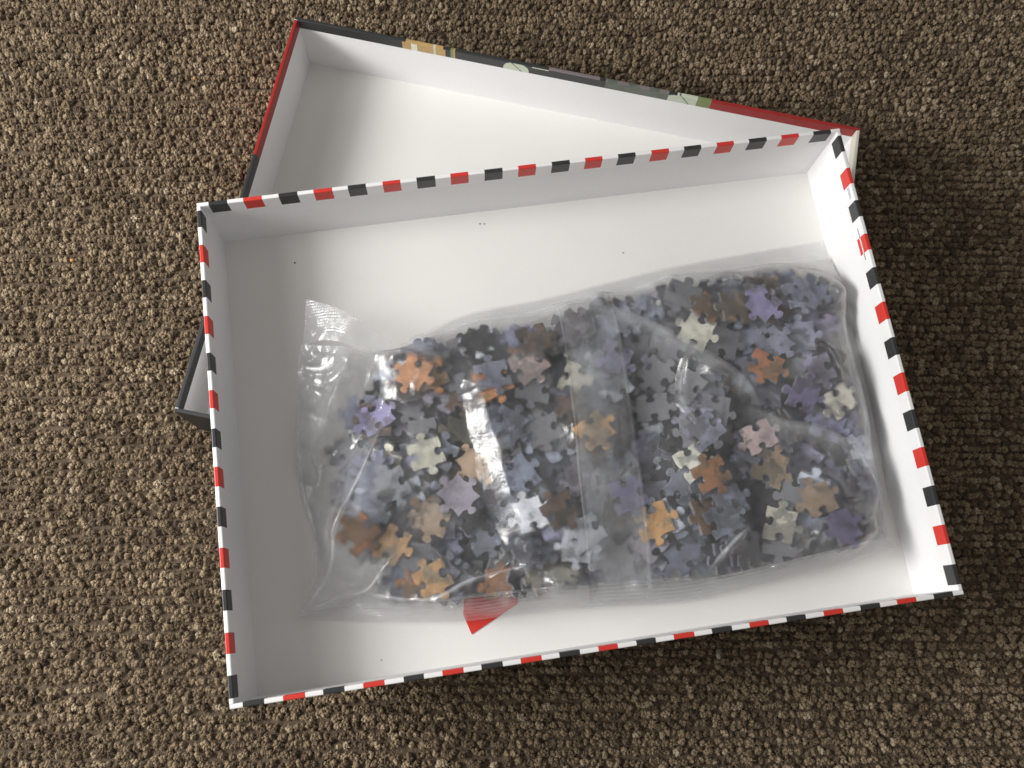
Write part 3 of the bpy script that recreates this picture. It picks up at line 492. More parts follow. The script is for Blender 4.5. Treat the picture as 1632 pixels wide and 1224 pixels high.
def print_material():
    k = NT("puzzle_print")
    p = k.n("ShaderNodeBsdfPrincipled"); p.inputs["Roughness"].default_value = 0.45
    p.inputs["Specular IOR Level"].default_value = 0.35
    oi = k.n("ShaderNodeObjectInfo")
    geo = k.n("ShaderNodeNewGeometry")
    n1 = k.noise(120, 2, 0.5, vec=geo.outputs["Position"])
    v = k.ramp(n1.outputs["Fac"], [(0.30, 0.62), (0.50, 1.0), (0.72, 1.28)])
    mx = k.n("ShaderNodeMix", data_type='RGBA', blend_type='MULTIPLY'); mx.inputs["Factor"].default_value = 1.0
    k.l(oi.outputs["Color"], mx.inputs["A"]); k.l(v.outputs["Color"], mx.inputs["B"])
    # a second tone of the picture runs across some of the pieces
    n2 = k.noise(75, 3, 0.6, vec=geo.outputs["Position"])
    add = k.n("ShaderNodeMath", operation='ADD'); k.l(n2.outputs["Fac"], add.inputs[0])
    rsc = k.n("ShaderNodeMath", operation='MULTIPLY'); rsc.inputs[1].default_value = 0.22
    k.l(oi.outputs["Random"], rsc.inputs[0]); k.l(rsc.outputs[0], add.inputs[1])
    edge = k.ramp(add.outputs[0], [(0.615, 0.0), (0.645, 0.75)])
    hs = k.n("ShaderNodeHueSaturation"); hs.inputs["Hue"].default_value = 0.54; hs.inputs["Saturation"].default_value = 0.6; hs.inputs["Value"].default_value = 0.38
    k.l(mx.outputs["Result"], hs.inputs["Color"])
    m2 = k.n("ShaderNodeMix", data_type='RGBA')
    k.l(edge.outputs["Color"], m2.inputs["Factor"]); k.l(mx.outputs["Result"], m2.inputs["A"]); k.l(hs.outputs["Color"], m2.inputs["B"])
    k.l(m2.outputs["Result"], p.inputs["Base Color"])
    k.l(p.outputs["BSDF"], k.out.inputs["Surface"])
    return k.m
M_puzzle = print_material()
M_pboard = paper("puzzle_board", (0.23, 0.23, 0.25), var=0.15, bump=0.2)

def piece_geo(v):
    P = outline(v); k = len(P); b = .25
    cx = sum(q[0] for q in P)/k; cy = sum(q[1] for q in P)/k
    sh = lambda q: (q[0] - (q[0]-cx)*.016, q[1] - (q[1]-cy)*.016)
    V = [(x, y, -PT/2) for x, y in P] + [(x, y, PT/2-b) for x, y in P] + [(*sh(q), PT/2) for q in P]
    F = [tuple(range(k-1, -1, -1)), tuple(range(2*k, 3*k))]
    MI = [1, 0]
    for r in (0, 1):
        for i in range(k):
            F.append((r*k+i, r*k+(i+1) % k, (r+1)*k+(i+1) % k, (r+1)*k+i)); MI.append(1 if r == 0 else 0)
    return V, F, MI
GEO = [piece_geo(v) for v in range(NV)]
PMESH = []
for v in range(NV):
    V, F, MI = GEO[v]
    me = bpy.data.meshes.new("jigsaw_piece")
    me.from_pydata([(a*MM, b*MM, c*MM) for a, b, c in V], [], F)
    me.materials.append(M_puzzle); me.materials.append(M_pboard)
    me.polygons.foreach_set("material_index", MI); me.update()
    PMESH.append(me)

rows = [tuple(map(int, r.split(','))) for r in PIECES.split(';')]
rngc = random.Random(77)
def local_matrix(r):
    return Matrix.Translation((r[1]*1e-4, r[2]*1e-4, r[3]*1e-4)) @ Quaternion([q/200 for q in r[4:8]]).normalized().to_matrix().to_4x4()

HAND_LABELS = [('bright cream jigsaw piece with two round tabs beside the left crease of the bag', 'bright cream piece'), ('cream jigsaw piece overlapping a tan one near the top seal', 'cream piece near the top seal'), ('glossy rust brown jigsaw piece among lavender pieces at upper right', 'glossy rust piece'), ('pale lavender jigsaw piece lying flat near the right wall, above a violet one', 'pale lavender piece'), ('violet jigsaw piece just below the pale lavender one near the right wall', 'violet piece below the lavender one'), ('small cream jigsaw piece at the right end of the bag', 'small cream piece at the right end'), ('cream jigsaw piece tucked under the large orange one', 'cream piece under the orange one'), ("large orange jigsaw piece in the middle of the bag's right half", 'large orange piece'), ('amber jigsaw piece at the right edge of the seam strip', 'amber piece at the seam edge'), ('orange jigsaw piece close under the serrated top seal', 'orange piece under the top seal'), ('upright tan jigsaw piece to the right of the small orange one by the top seal', 'tan piece by the top seal'), ('dusky violet jigsaw piece by the top seal left of the lone slate piece', 'dusky violet piece by the top seal'), ('lone slate blue jigsaw piece in the top right corner of the bag', 'lone slate piece in the corner'), ('cream and brown jigsaw piece near the bottom seal on the right', 'cream piece near the bottom seal'), ('bright violet jigsaw piece in the lower right corner of the bag', 'bright violet corner piece'), ('tan jigsaw piece tilted on edge at the lower right', 'tilted tan piece'), ('tan jigsaw piece right of the large orange one', 'tan piece right of the orange one'), ('slate blue jigsaw piece directly above the large orange one', 'slate piece above the orange one'), ('dusty pink jigsaw piece below the long diagonal fold', 'pink piece below the diagonal fold'), ('amber jigsaw piece in the lower left of the bag, largest of the amber ones', 'large amber piece'), ('amber jigsaw piece against the bottom seal on the left', 'amber piece by the bottom seal'), ('tan jigsaw piece right of the left crease', 'tan piece right of the left crease'), ('amber jigsaw piece showing through the seam strip', 'amber piece under the seam strip'), ("pale blue grey jigsaw piece left of the bright cream one's lower tab", 'pale blue piece'), ('mauve jigsaw piece between the two big creases', 'mauve piece between the creases'), ('pale blue jigsaw piece left of the seam strip near the bottom', 'pale blue piece by the seam'), ('slate blue jigsaw piece above the tip of the standing crease', 'slate piece above the crease tip'), ('pink jigsaw piece right of the standing crease tip', 'pink piece near the crease tip'), ("dark brown jigsaw piece at the bag's upper edge left of the seam", 'brown piece at the upper edge'), ('blue grey jigsaw piece below the large orange one', 'blue grey piece below the orange one'), ('rust brown jigsaw piece at the far left of the pile', 'rust piece at the far left'), ('violet jigsaw piece at the upper left of the pile', 'violet piece at the upper left'), ('orange jigsaw piece at the upper left edge of the pile', 'orange piece at the upper left edge'), ('pale blue jigsaw piece right of the standing crease', 'pale blue piece by the crease'), ('brown jigsaw piece between the standing crease and the seam strip', 'brown piece left of the seam'), ("violet grey jigsaw piece half under the seam strip's right edge", 'violet piece at the seam edge')]          # (label, short name) of the pieces one can pick out at once
def direction(dx, dy):
    k = int(round(math.atan2(dy, dx)/(math.pi/4))) % 8
    return ["right of", "above right of", "above", "above left of", "left of", "below left of", "below", "below right of"][k]
N_IND = 300
marks = [(r[1]/10, r[2]/10, HAND_LABELS[r[9]-1][1]) for r in rows if r[9]]
taken = {}
for i, r in enumerate(rows[:N_IND]):
    o = bpy.data.objects.new("jigsaw_piece", PMESH[r[0]])
    o.matrix_world = TM @ local_matrix(r)
    cname = COLOURS[r[8]]
    c = PAL[cname]; j = rngc.uniform(.66, 1.36); w = rngc.uniform(-.03, .03)
    o.color = (max(0, c[0]*j*(1+w)), c[1]*j, max(0, c[2]*j*(1-w)), 1)
    COL.objects.link(o)
    if r[9]:
        lab = HAND_LABELS[r[9]-1][0]
    else:
        x, y = r[1]/10, r[2]/10
        near = sorted((math.hypot(x-a, y-b), a, b, nm) for a, b, nm in marks)
        lab = None
        for k in range(6):
            d, a, b, nm = near[k]
            word = "just " if d < 14 else ("" if d < 24 else "well ")
            # tray axes turned to the picture's
            dx, dy = x-a, y-b
            lab = "%s jigsaw piece %s%s the %s" % (WORD[cname], word, direction(dx*.99-dy*.12, dx*.12+dy*.99), nm)
            if lab not in taken: break
        taken[lab] = 1
    tag(o, lab, "jigsaw piece", "jigsaw pieces inside the clear bag")

# the pieces underneath, which nobody could pick out
V = []; F = []; MI = []
under_mats = []
names = list(PAL)
for nm in names:
    under_mats.append(paper("puzzle_print_"+nm, PAL[nm], rough=0.45, var=0.2, bump=0.03))
under_mats.append(M_pboard)
for r in rows[N_IND:]:
    M = local_matrix(r)
    gv, gf, gm = GEO[r[0]]
    b = len(V)
    for q in gv:
        p = M @ Vector((q[0]*MM, q[1]*MM, q[2]*MM)); V.append((p.x*1000, p.y*1000, p.z*1000))
    ci = names.index(COLOURS[r[8]])
    for f, m in zip(gf, gm):
        F.append(tuple(b+q for q in f)); MI.append(ci if m == 0 else len(names))
under = mesh_obj("jigsaw_pieces_beneath", V, F, under_mats, None, MI)
under.matrix_world = TM
tag(under, "mass of jigsaw pieces lying beneath the top layer in the bag", "jigsaw pieces", kind="stuff")

# ------------------------------------------------------------------ the red paper corner under the bag
tri = mesh_obj("paper_slip", [(-69.2, -106.0, .35), (-65.9, -117.1, .5), (-38.8, -104.8, .5), (-38, -98, .4), (-67.5, -98, .4),
                              (-69.2, -106.0, .05), (-65.9, -117.1, .1), (-38.8, -104.8, .1), (-38, -98, .05), (-67.5, -98, .05)],
               [(0, 1, 2, 3, 4), (9, 8, 7, 6, 5), (0, 5, 6, 1), (1, 6, 7, 2), (2, 7, 8, 3), (3, 8, 9, 4), (4, 9, 5, 0)], M_red)
tri.matrix_world = TM
tag(tri, "pointed red paper slip sticking out from under the bag's lower edge", "paper")

# ------------------------------------------------------------------ the clear plastic bag
GX0, GX1, GY0, GY1, GS = -172.0, 183.0, -128.0, 100.0, 1.0
gx = np.arange(GX0, GX1+.01, GS); gy = np.arange(GY0, GY1+.01, GS)
GXm, GYm = np.meshgrid(gx, gy, indexing='ij')

def smooth_curve(pts, n):
    """Catmull-Rom through the points, n samples spaced evenly by length"""
    P = np.array(pts, float)
    Q = np.vstack([2*P[0]-P[1], P, 2*P[-1]-P[-2]])
    out = []
    for i in range(len(P)-1):
        p0, p1, p2, p3 = Q[i:i+4]
        for t in np.linspace(0, 1, 24, endpoint=False):
            out.append(.5*((2*p1)+(-p0+p2)*t+(2*p0-5*p1+4*p2-p3)*t*t+(-p0+3*p1-3*p2+p3)*t**3))
    out.append(P[-1]); out = np.array(out)
    d = np.r_[0, np.cumsum(np.linalg.norm(np.diff(out, axis=0), axis=1))]
    s = np.linspace(0, d[-1], n)
    return np.stack([np.interp(s, d, out[:, k]) for k in range(P.shape[1])], 1)

C_TOP = [(-141, 57), (-121, 52), (-99.8, 48.5), (-84, 50.5), (-49.3, 64.9), (4.6, 69.7), (75.9, 78.5), (140, 82.5), (181, 84)]
C_BOT = [(-159, -95.6), (-115, -103), (-68.9, -109.2), (-37.7, -109.6), (8, -113), (56, -116.6), (120, -112), (179, -105)]
C_LEFT = [(-159, -95.6), (-149, -82), (-144, -62), (-151, -20), (-148, 20), (-141, 57)]
C_RIGHT = [(179, -105), (174.5, -89.5), (178, -61), (180.5, -12), (181, 35), (181, 84)]

def vnoise(x, y, sc, seed):
    rg = np.random.default_rng(seed); tab = rg.random((64, 64))
    u = x/sc; v = y/sc
    i = np.floor(u).astype(int); j = np.floor(v).astype(int); f = u-i; g = v-j
    f = f*f*(3-2*f); g = g*g*(3-2*g)
    t = lambda a, b: tab[a % 64, b % 64]
    return (t(i, j)*(1-f)+t(i+1, j)*f)*(1-g)+(t(i, j+1)*(1-f)+t(i+1, j+1)*f)*g - .5

def ridge(h, pts, amp, width, sharp=1.2, skew=1.0, taper=.6, wob=0.0):
    P = np.array(pts, float)
    L = np.r_[0, np.cumsum(np.linalg.norm(np.diff(P, axis=0), axis=1))]
    best = np.full(h.shape, 1e9); tt = np.zeros(h.shape); sg = np.zeros(h.shape)
    X = GXm + wob*vnoise(GXm, GYm, 9, 5); Y = GYm + wob*vnoise(GXm, GYm, 9, 6)
    for k in range(len(P)-1):
        a, b = P[k], P[k+1]; d = b-a; l2 = d@d
        t = np.clip(((X-a[0])*d[0]+(Y-a[1])*d[1])/l2, 0, 1)
        ex = X-a[0]-t*d[0]; ey = Y-a[1]-t*d[1]
        dist = np.hypot(ex, ey); m = dist < best
        best[m] = dist[m]; tt[m] = ((L[k]+t*np.sqrt(l2))/L[-1])[m]; sg[m] = np.sign(d[0]*ey-d[1]*ex)[m]
    w = np.where(sg > 0, width, width*skew)
    return h + amp*np.exp(-(best/w)**sharp)*np.clip(np.sin(np.pi*np.clip(tt*.94+.03, 0, 1)), 0, 1)**taper

def tent(h, pts, amp, wl, wr, taper=.5, wob=0.8):
    """a standing crease with straight flanks; wl/wr: flank widths on the -x / +x side"""
    P = np.array(pts, float)
    L = np.r_[0, np.cumsum(np.linalg.norm(np.diff(P, axis=0), axis=1))]
    best = np.full(h.shape, 1e9); tt = np.zeros(h.shape); sg = np.zeros(h.shape)
    X = GXm + wob*vnoise(GXm, GYm, 11, 15); Y = GYm + wob*vnoise(GXm, GYm, 11, 16)
    for k in range(len(P)-1):
        a, b = P[k], P[k+1]; d = b-a; l2 = d@d
        t = np.clip(((X-a[0])*d[0]+(Y-a[1])*d[1])/l2, 0, 1)
        ex = X-a[0]-t*d[0]; ey = Y-a[1]-t*d[1]
        dist = np.hypot(ex, ey); m = dist < best
        best[m] = dist[m]; tt[m] = ((L[k]+t*np.sqrt(l2))/L[-1])[m]; sg[m] = np.sign(ex)[m]
    tp = np.clip(np.sin(np.pi*np.clip(tt*.96+.02, 0, 1)), 0, 1)**taper
    w = np.where(sg > 0, wr, wl)*(.35+.65*tp)
    return h + amp*tp*np.clip(1-best/w, 0, 1)

def bag_height():
    top = np.full(GXm.shape, -1.0)
    samp = []
    for v in range(NV):
        P = np.array(outline(v)); c = P.mean(0)
        samp.append(np.vstack([c+(P-c)*s for s in (1, .8, .6, .4, .2)]))
    for r in rows:
        M = np.array(local_matrix(r))
        for zz in (-PT/2, PT/2):
            q = np.c_[samp[r[0]], np.full(len(samp[r[0]]), zz)]@M[:3, :3].T + M[:3, 3]*1000
            i = np.clip(np.round((q[:, 0]-GX0)/GS).astype(int), 0, len(gx)-1); j = np.clip(np.round((q[:, 1]-GY0)/GS).astype(int), 0, len(gy)-1)
            np.maximum.at(top, (i, j), q[:, 2])
    for _ in range(2):      # close pin holes
        t2 = top.copy()
        t2[1:-1, 1:-1] = np.max([top[a:a+len(gx)-2, b:b+len(gy)-2] for a in range(3) for b in range(3)], axis=0)
        top = t2
    ob = top + .35
    # inside test of the outline
    poly = np.vstack([smooth_curve(C_BOT, 60), smooth_curve(C_RIGHT, 40), smooth_curve(C_TOP, 60)[::-1], smooth_curve(C_LEFT, 40)[::-1]])
    ins = np.zeros(GXm.shape, bool); n = len(poly)
    for k in range(n):
        a, b = poly[k], poly[(k+1) % n]
        if a[1] == b[1]: continue
        ins ^= ((a[1] > GYm) != (b[1] > GYm)) & (GXm < (b[0]-a[0])*(GYm-a[1])/(b[1]-a[1])+a[0])
    h = np.where(ins, np.maximum(ob, 1.2), np.maximum(ob, 1.2))
    lean = 10.0*np.clip((GXm-158)/22, 0, 1)**1.3*np.clip((GYm+98)/25, 0, 1)*np.clip((80-GYm)/25, 0, 1)   # the end of the bag leans on the wall
    h0 = np.maximum(ob, 1.2 + lean)
    h = h0.copy()
    for it in range(160):
        av = h.copy()
        av[1:-1, 1:-1] = (h[:-2, 1:-1]+h[2:, 1:-1]+h[1:-1, :-2]+h[1:-1, 2:])/4
        h = np.where(ins, np.maximum(h0, av), h0)
    # ease the sharp contact edges
    for it in range(5):
        h[1:-1, 1:-1] = .5*h[1:-1, 1:-1] + .125*(h[:-2, 1:-1]+h[2:, 1:-1]+h[1:-1, :-2]+h[1:-1, 2:])
    h = np.maximum(h, top*.0 + 1.2)
    # slack film: loose pockets over the left half
    m = np.clip((h-4)/8, 0, 1)
    puff = np.exp(-(((GXm+35)/70)**4 + ((GYm+15)/55)**4))
    h += m*(.2 + puff*(1.2+6.0*np.clip(vnoise(GXm, GYm, 34, 1)+.22, 0, 1)) + 1.4*np.clip(vnoise(GXm, GYm, 24, 2)+.05, 0, 1))
    # the creases
    h = tent(h, [(-42, 14), (-38, -17), (-34, -49), (-26, -80)], 8.8, 15.5, 8.0, .22, 3.0)
    h = tent(h, [(-98, 2), (-113, -26), (-127, -51), (-139, -76), (-157, -95)], 11.0, 13.0, 22.0, .4, 1.6)
    h = ridge(h, [(20, 54), (42, 45), (78, 15), (100, -5), (108, -29)], 3.4, 7.0, 1.8, 1.3, .5, 1.0)
    h = ridge(h, [(106, -26), (137, -40), (170, -69)], 3.0, 7.0, 1.8, 1.3, .5, 1.0)
    h = ridge(h, [(-55, -93), (-41, -83), (-29, -88), (-16, -84)], 4.0, 2.6, 1.2, 1.3, .6, .6)
    h = ridge(h, [(-27, -79), (-34, -88), (-48, -93)], 3.0, 3.0, 1.2, 1.2, .6, .4)
    h = ridge(h, [(-100, -2), (-92, 10), (-85, 10), (-60, 8), (-42, 12)], 2.6, 3.4, 1.2, 1.5, .6, 1.5)
    h = ridge(h, [(-42, 12), (-52, 18), (-62, 20)], 2.2, 3.0, 1.2, 1.5, .6, .5)
    h = ridge(h, [(-40, 10), (-26, 0), (-12, -12)], 2.4, 3.0, 1.2, 1.5, .7, .5)
    h = ridge(h, [(-134, -72), (-120, -78), (-112, -76), (-108, -60)], 2.4, 2.6, 1.2, 1.4, .6, .8)
    h = ridge(h, [(-152, -92), (-128, -85), (-112, -84)], 2.2, 2.6, 1.2, 1.4, .6, .6)
    h = ridge(h, [(-120, -91), (-85, -98), (-60, -90), (-30, -88)], 2.4, 2.8, 1.2, 1.4, .6, .6)
    h = ridge(h, [(36, -99), (60, -98), (72, -93)], 2.2, 2.2, 1.2, 1.4, .6, .4)
    h = ridge(h, [(70, -103), (76, -93), (88, -84)], 2.4, 2.6, 1.2, 1.4, .6, .4)
    h = ridge(h, [(76, 15), (70, -8), (74, -22)], 2.2, 2.4, 1.2, 1.5, .6, .6)
    h = ridge(h, [(45, -42), (56, -34), (66, -30)], 1.4, 1.6, 1.2, 1.4, .6, .4)
    h = ridge(h, [(163, -55), (166, -75), (160, -92)], 3.0, 4.0, 1.3, 1.3, .6, .6)
    h = ridge(h, [(150, 62), (152, 50), (156, 36)], 2.4, 3.2, 1.2, 1.4, .6, .5)
    h = ridge(h, [(44, 60), (50, 52), (56, 46)], 1.8, 2.2, 1.2, 1.4, .6, .4)
    h = ridge(h, [(66, 62), (72, 55), (80, 48)], 1.8, 2.2, 1.2, 1.4, .6, .4)
    # the lifted upper-left corner
    h = tent(h, [(-140, -6), (-125, 12), (-116, 30), (-112, 46)], 20.0, 32.0, 12.0, .35, 3.0)
    h = ridge(h, [(-122, 50), (-105, 44), (-92, 40), (-76, 33)], 11.0, 7.0, 1.3, 1.6, .5, 1.5)
    h = ridge(h, [(-118, 46), (-112, 28), (-118, 12), (-124, 0)], 4.0, 4.0, 1.2, 1.4, .6, 1.0)
    h = ridge(h, [(-100, 38), (-104, 26), (-112, 16)], 3.4, 3.6, 1.2, 1.4, .6, 1.0)
    # fine crumple of the film
    edge = np.clip(h/6, .15, 1)
    rr = 0
    for sc, am, sd in ((17, 1.0, 21), (9, .7, 22), (4.6, .32, 23)):
        rr = rr + am*(.5-np.abs(vnoise(GXm+3*vnoise(GXm, GYm, 20, sd+10), GYm+3*vnoise(GXm, GYm, 20, sd+20), sc, sd))*2)
    rc = np.random.default_rng(9)
    for q in range(46):          # short sharp creases
        x0, y0 = rc.uniform(-130, 165), rc.uniform(-95, 55)
        an = rc.uniform(0, 3.14); l = rc.uniform(6, 22)
        h = ridge(h, [(x0, y0), (x0+math.cos(an)*l*.5+rc.normal(0, 1.5), y0+math.sin(an)*l*.5+rc.normal(0, 1.5)), (x0+math.cos(an)*l, y0+math.sin(an)*l)],
                  rc.uniform(.5, 1.3), rc.uniform(1.0, 2.0), 1.1, 1.3, .8, .4)
    left = np.clip((-60-GXm)/60, 0, 1)
    h += edge*rr*(.55+.7*left)
    return np.maximum(h, .9)
HF = bag_height()
def film_h(x, y):
    u = np.clip((np.asarray(x)-GX0)/GS, 0, len(gx)-1.001); v = np.clip((np.asarray(y)-GY0)/GS, 0, len(gy)-1.001)
    i = u.astype(int); j = v.astype(int); f = u-i; g = v-j
    return (HF[i, j]*(1-f)+HF[i+1, j]*f)*(1-g)+(HF[i, j+1]*(1-f)+HF[i+1, j+1]*f)*g

def film_material(name, clear, haze, blur_ior=1.30, blur_rough=0.42, clear_frac=0.55, gloss_rough=0.10, gloss=1.0, fade=False):
    k = NT(name)
    tr = k.n("ShaderNodeBsdfTransparent"); tr.inputs["Color"].default_value = (clear, clear, clear, 1)
    rf = k.n("ShaderNodeBsdfRefraction"); rf.inputs["IOR"].default_value = blur_ior; rf.inputs["Roughness"].default_value = blur_rough
    rf.inputs["Color"].default_value = (clear, clear, clear, 1)
    m1 = k.n("ShaderNodeMixShader"); m1.inputs[0].default_value = 1-clear_frac
    if clear_frac < 1:
        nb = k.noise(26, 2, 0.5)
        rb = k.ramp(nb.outputs["Fac"], [(0.36, min(1, (1-clear_frac)*1.7)), (0.64, (1-clear_frac)*.3)])
        k.l(rb.outputs["Color"], m1.inputs[0])
    k.l(tr.outputs[0], m1.inputs[1]); k.l(rf.outputs[0], m1.inputs[2])
    df = k.n("ShaderNodeBsdfDiffuse"); df.inputs["Color"].default_value = (.91, .935, .97, 1)
    tl = k.n("ShaderNodeBsdfTranslucent"); tl.inputs["Color"].default_value = (.91, .935, .97, 1)
    m2 = k.n("ShaderNodeMixShader"); m2.inputs[0].default_value = .5
    k.l(df.outputs[0], m2.inputs[1]); k.l(tl.outputs[0], m2.inputs[2])
    m3 = k.n("ShaderNodeMixShader")
    nz = k.noise(55, 4, 0.6)
    hz = k.ramp(nz.outputs["Fac"], [(0.3, haze*.55), (0.75, haze*1.5)])
    if fade:                                     # haze of folds and painted glints fades towards the strip edges
        fa = k.n("ShaderNodeAttribute", attribute_name="fade")
        fm = k.n("ShaderNodeMath", operation='MULTIPLY')
        k.l(hz.outputs["Color"], fm.inputs[0]); k.l(fa.outputs["Fac"], fm.inputs[1])
        k.l(fm.outputs[0], m3.inputs[0])
    else:
        k.l(hz.outputs["Color"], m3.inputs[0])
    k.l(m1.outputs[0], m3.inputs[1]); k.l(m2.outputs[0], m3.inputs[2])
    gl = k.n("ShaderNodeBsdfGlossy"); gl.inputs["Roughness"].default_value = gloss_rough
    gl.inputs["Color"].default_value = (gloss, gloss, gloss, 1)
    bp = k.n("ShaderNodeBump"); bp.inputs["Strength"].default_value = 0.5; bp.inputs["Distance"].default_value = 0.0007
    fine = k.noise(190, 4, 0.62)
    k.l(fine.outputs["Fac"], bp.inputs["Height"])
    k.l(bp.outputs["Normal"], gl.inputs["Normal"])
    fr = k.n("ShaderNodeFresnel"); fr.inputs["IOR"].default_value = 1.55
    m4 = k.n("ShaderNodeMixShader")
    cl = k.n("ShaderNodeMath", operation='MINIMUM'); cl.inputs[1].default_value = 0.16
    k.l(fr.outputs[0], cl.inputs[0])
    k.l(cl.outputs[0], m4.inputs[0]); k.l(m3.outputs[0], m4.inputs[1]); k.l(gl.outputs[0], m4.inputs[2])
    k.l(m4.outputs[0], k.out.inputs["Surface"])
    return k.m
M_film = film_material("clear_film", .995, .12, clear_frac=.56, blur_ior=1.36, blur_rough=.55, gloss_rough=.13)
M_back = film_material("clear_film_back", .995, .05, clear_frac=1.0)
M_seal = film_material("sealed_film", .995, .20, clear_frac=1.0, gloss_rough=.16)
M_seam = film_material("seam_film", .92, .24, clear_frac=.72, gloss_rough=.08)

M_gusset = film_material("crumpled_film", .99, .20, clear_frac=1.0, gloss_rough=.14)
M_fold_glint = film_material("fold_and_glint_film", .998, .68, clear_frac=1.0, gloss_rough=.28, fade=True)  # milky haze for folds, and for highlights painted along creases

bag = empty("plastic_bag", tuple(TM.to_translation()), TRAY_A)
tag(bag, "clear plastic bag full of jigsaw pieces lying in the striped tray", "plastic bag")

def grid_obj(name, P, mat, parent=bag, flip=False):
    n, m = P.shape[:2]
    idx = np.arange(n*m).reshape(n, m)
    F = np.stack([idx[:-1, :-1], idx[1:, :-1], idx[1:, 1:], idx[:-1, 1:]], -1).reshape(-1, 4)
    if flip: F = F[:, ::-1]
    return mesh_obj(name, P.reshape(-1, 3).tolist(), F.tolist(), mat, parent, smooth=True)

def coons(nu, nv, cb, ct, cl, cr):
    b, t = smooth_curve(cb, nu), smooth_curve(ct, nu)
    l, r = smooth_curve(cl, nv), smooth_curve(cr, nv)
    u = np.linspace(0, 1, nu)[:, None, None]; v = np.linspace(0, 1, nv)[None, :, None]
    return ((1-v)*b[:, None]+v*t[:, None]+(1-u)*l[None]+u*r[None]
            - ((1-u)*(1-v)*b[0]+u*(1-v)*b[-1]+(1-u)*v*t[0]+u*v*t[-1]))
F_TOP = [(-141, 57), (-121, 52), (-99.8, 46), (-84, 44), (-50, 54), (8, 59), (46, 64), (76, 67), (140, 71), (180.5, 72)]
F_BOT = [(-159, -95.6), (-140, -92.5), (-101, -97.5), (-68, -98.5), (-40, -99.5), (36, -104.5), (67, -108), (120, -104.5), (176, -99)]
F_RIGHT = [(176, -99), (175, -88), (178, -61), (180.5, -12), (181, 35), (180.5, 72)]
P2 = coons(400, 220, F_BOT, F_TOP, C_LEFT, F_RIGHT)
grid_obj("front_film", np.dstack([P2, film_h(P2[..., 0], P2[..., 1])]), M_film)
Pb = coons(40, 24, C_BOT, C_TOP, C_LEFT, C_RIGHT)
grid_obj("back_film", np.dstack([Pb, .45+0*Pb[..., 0]]), M_back, flip=True)

def seal(name, outer, inner, n, m, lift, pitch=1.9, amp=.30):
    a, b = smooth_curve(outer, n), smooth_curve(inner, n)
    s = np.linspace(0, 1, m)[None, :, None]
    Q = a[:, None]*(1-s)+b[:, None]*s
    wdt = np.linalg.norm(a-b, axis=1)[:, None]
    ln = np.r_[0, np.cumsum(np.linalg.norm(np.diff(a, axis=0), axis=1))]
    zig = (np.abs(((ln/1.6) % 1)-.5)*2-.5)*.7                # pinked edge
    d = (a-b)/np.maximum(wdt, 1e-6)
    Q = Q + (d*zig[:, None])[:, None]*(1-s)**8
    z = film_h(Q[..., 0], Q[..., 1]) + lift + amp*np.sin(2*np.pi*(s[..., 0]*wdt)/pitch)
    z = z + 1.1*vnoise(Q[..., 0], Q[..., 1], 26, 31)*(1-s[..., 0])
    grid_obj(name, np.dstack([Q, np.maximum(z, 1.3)]), M_seal)
seal("top_seal", [(-84, 51), (-49.3, 65.4), (4.6, 70.2), (75.9, 79), (140, 83), (180.5, 84.4)],
     [(-85, 42), (-51, 52), (8, 57), (45, 62.5), (71, 65), (140, 69.5), (179.5, 70)], 800, 64, .5)
seal("bottom_seal", [(-158.6, -96), (-115, -103.4), (-68.9, -109.7), (-37.7, -110.1), (8, -113.4), (56, -117), (120, -112.4), (178.6, -105.4)],
     [(-147, -88), (-101, -96), (-68, -97), (-40, -98), (36, -103), (67, -106.5), (120, -103), (172, -98)], 900, 56, .5)

def seam():
    L_ = smooth_curve([(6, 62), (7, 45), (6, 8), (3, -34), (1, -79), (0, -104), (0, -111)], 220)
    R_ = smooth_curve([(40, 64), (40.5, 43), (39.7, 9), (37.5, -34), (35.6, -79), (33, -104), (32, -112)], 220)
    s = np.linspace(0, 1, 110)[None, :, None]
    Q = L_[:, None]*(1-s)+R_[:, None]*s
    z = film_h(Q[..., 0], Q[..., 1]) + .55 + .30*np.exp(-((s[..., 0]-.97)/.02)**2) + .22*np.exp(-((s[..., 0]-.03)/.02)**2) + .5*vnoise(Q[..., 0], Q[..., 1], 10, 44)*s[..., 0]
    grid_obj("seam_strip", np.dstack([Q, z]), M_seam)
seam()

def fold(pts, w, n):
    c = smooth_curve(pts, n); d = np.gradient(c, axis=0); d /= np.linalg.norm(d, axis=1)[:, None]
    nrm = np.stack([-d[:, 1], d[:, 0]], 1)
    ww = (w*(.35+.65*np.sin(np.pi*np.linspace(0.06, .94, n))) + 1.5*vnoise(c[:, 0], c[:, 1], 9, 61))[:, None, None]
    s = np.linspace(-.5, .5, 22)[None, :, None]
    Q = c[:, None] + nrm[:, None]*s*ww
    z = film_h(Q[..., 0], Q[..., 1]) + .35 + .5*np.cos(np.pi*s[..., 0])
    o = grid_obj("film_fold_and_glint", np.dstack([Q, z]), M_fold_glint)
    t = s[0, :, 0]+.5
    across = np.where(t < .72, (t/.72)**1.5, np.clip((1-t)/.28, 0, 1)**.6)[None, :]
    along = np.clip(np.sin(np.pi*np.linspace(0, 1, n))*1.6, 0, 1)[:, None]
    patch = .75 + .5*vnoise(Q[..., 0], Q[..., 1], 8, 66)
    at = o.data.attributes.new("fade", 'FLOAT', 'POINT')
    at.data.foreach_set("value", (across*along*patch).astype(np.float32).ravel())
fold([(14, 57), (42, 45), (78, 15), (100, -5), (109, -31)], 15, 120)
fold([(100, -20), (120, -33), (145, -44), (171, -71)], 14, 100)
fold([(172, 60), (171, 20), (171, -20), (168, -60), (170, -95)], 9, 120)
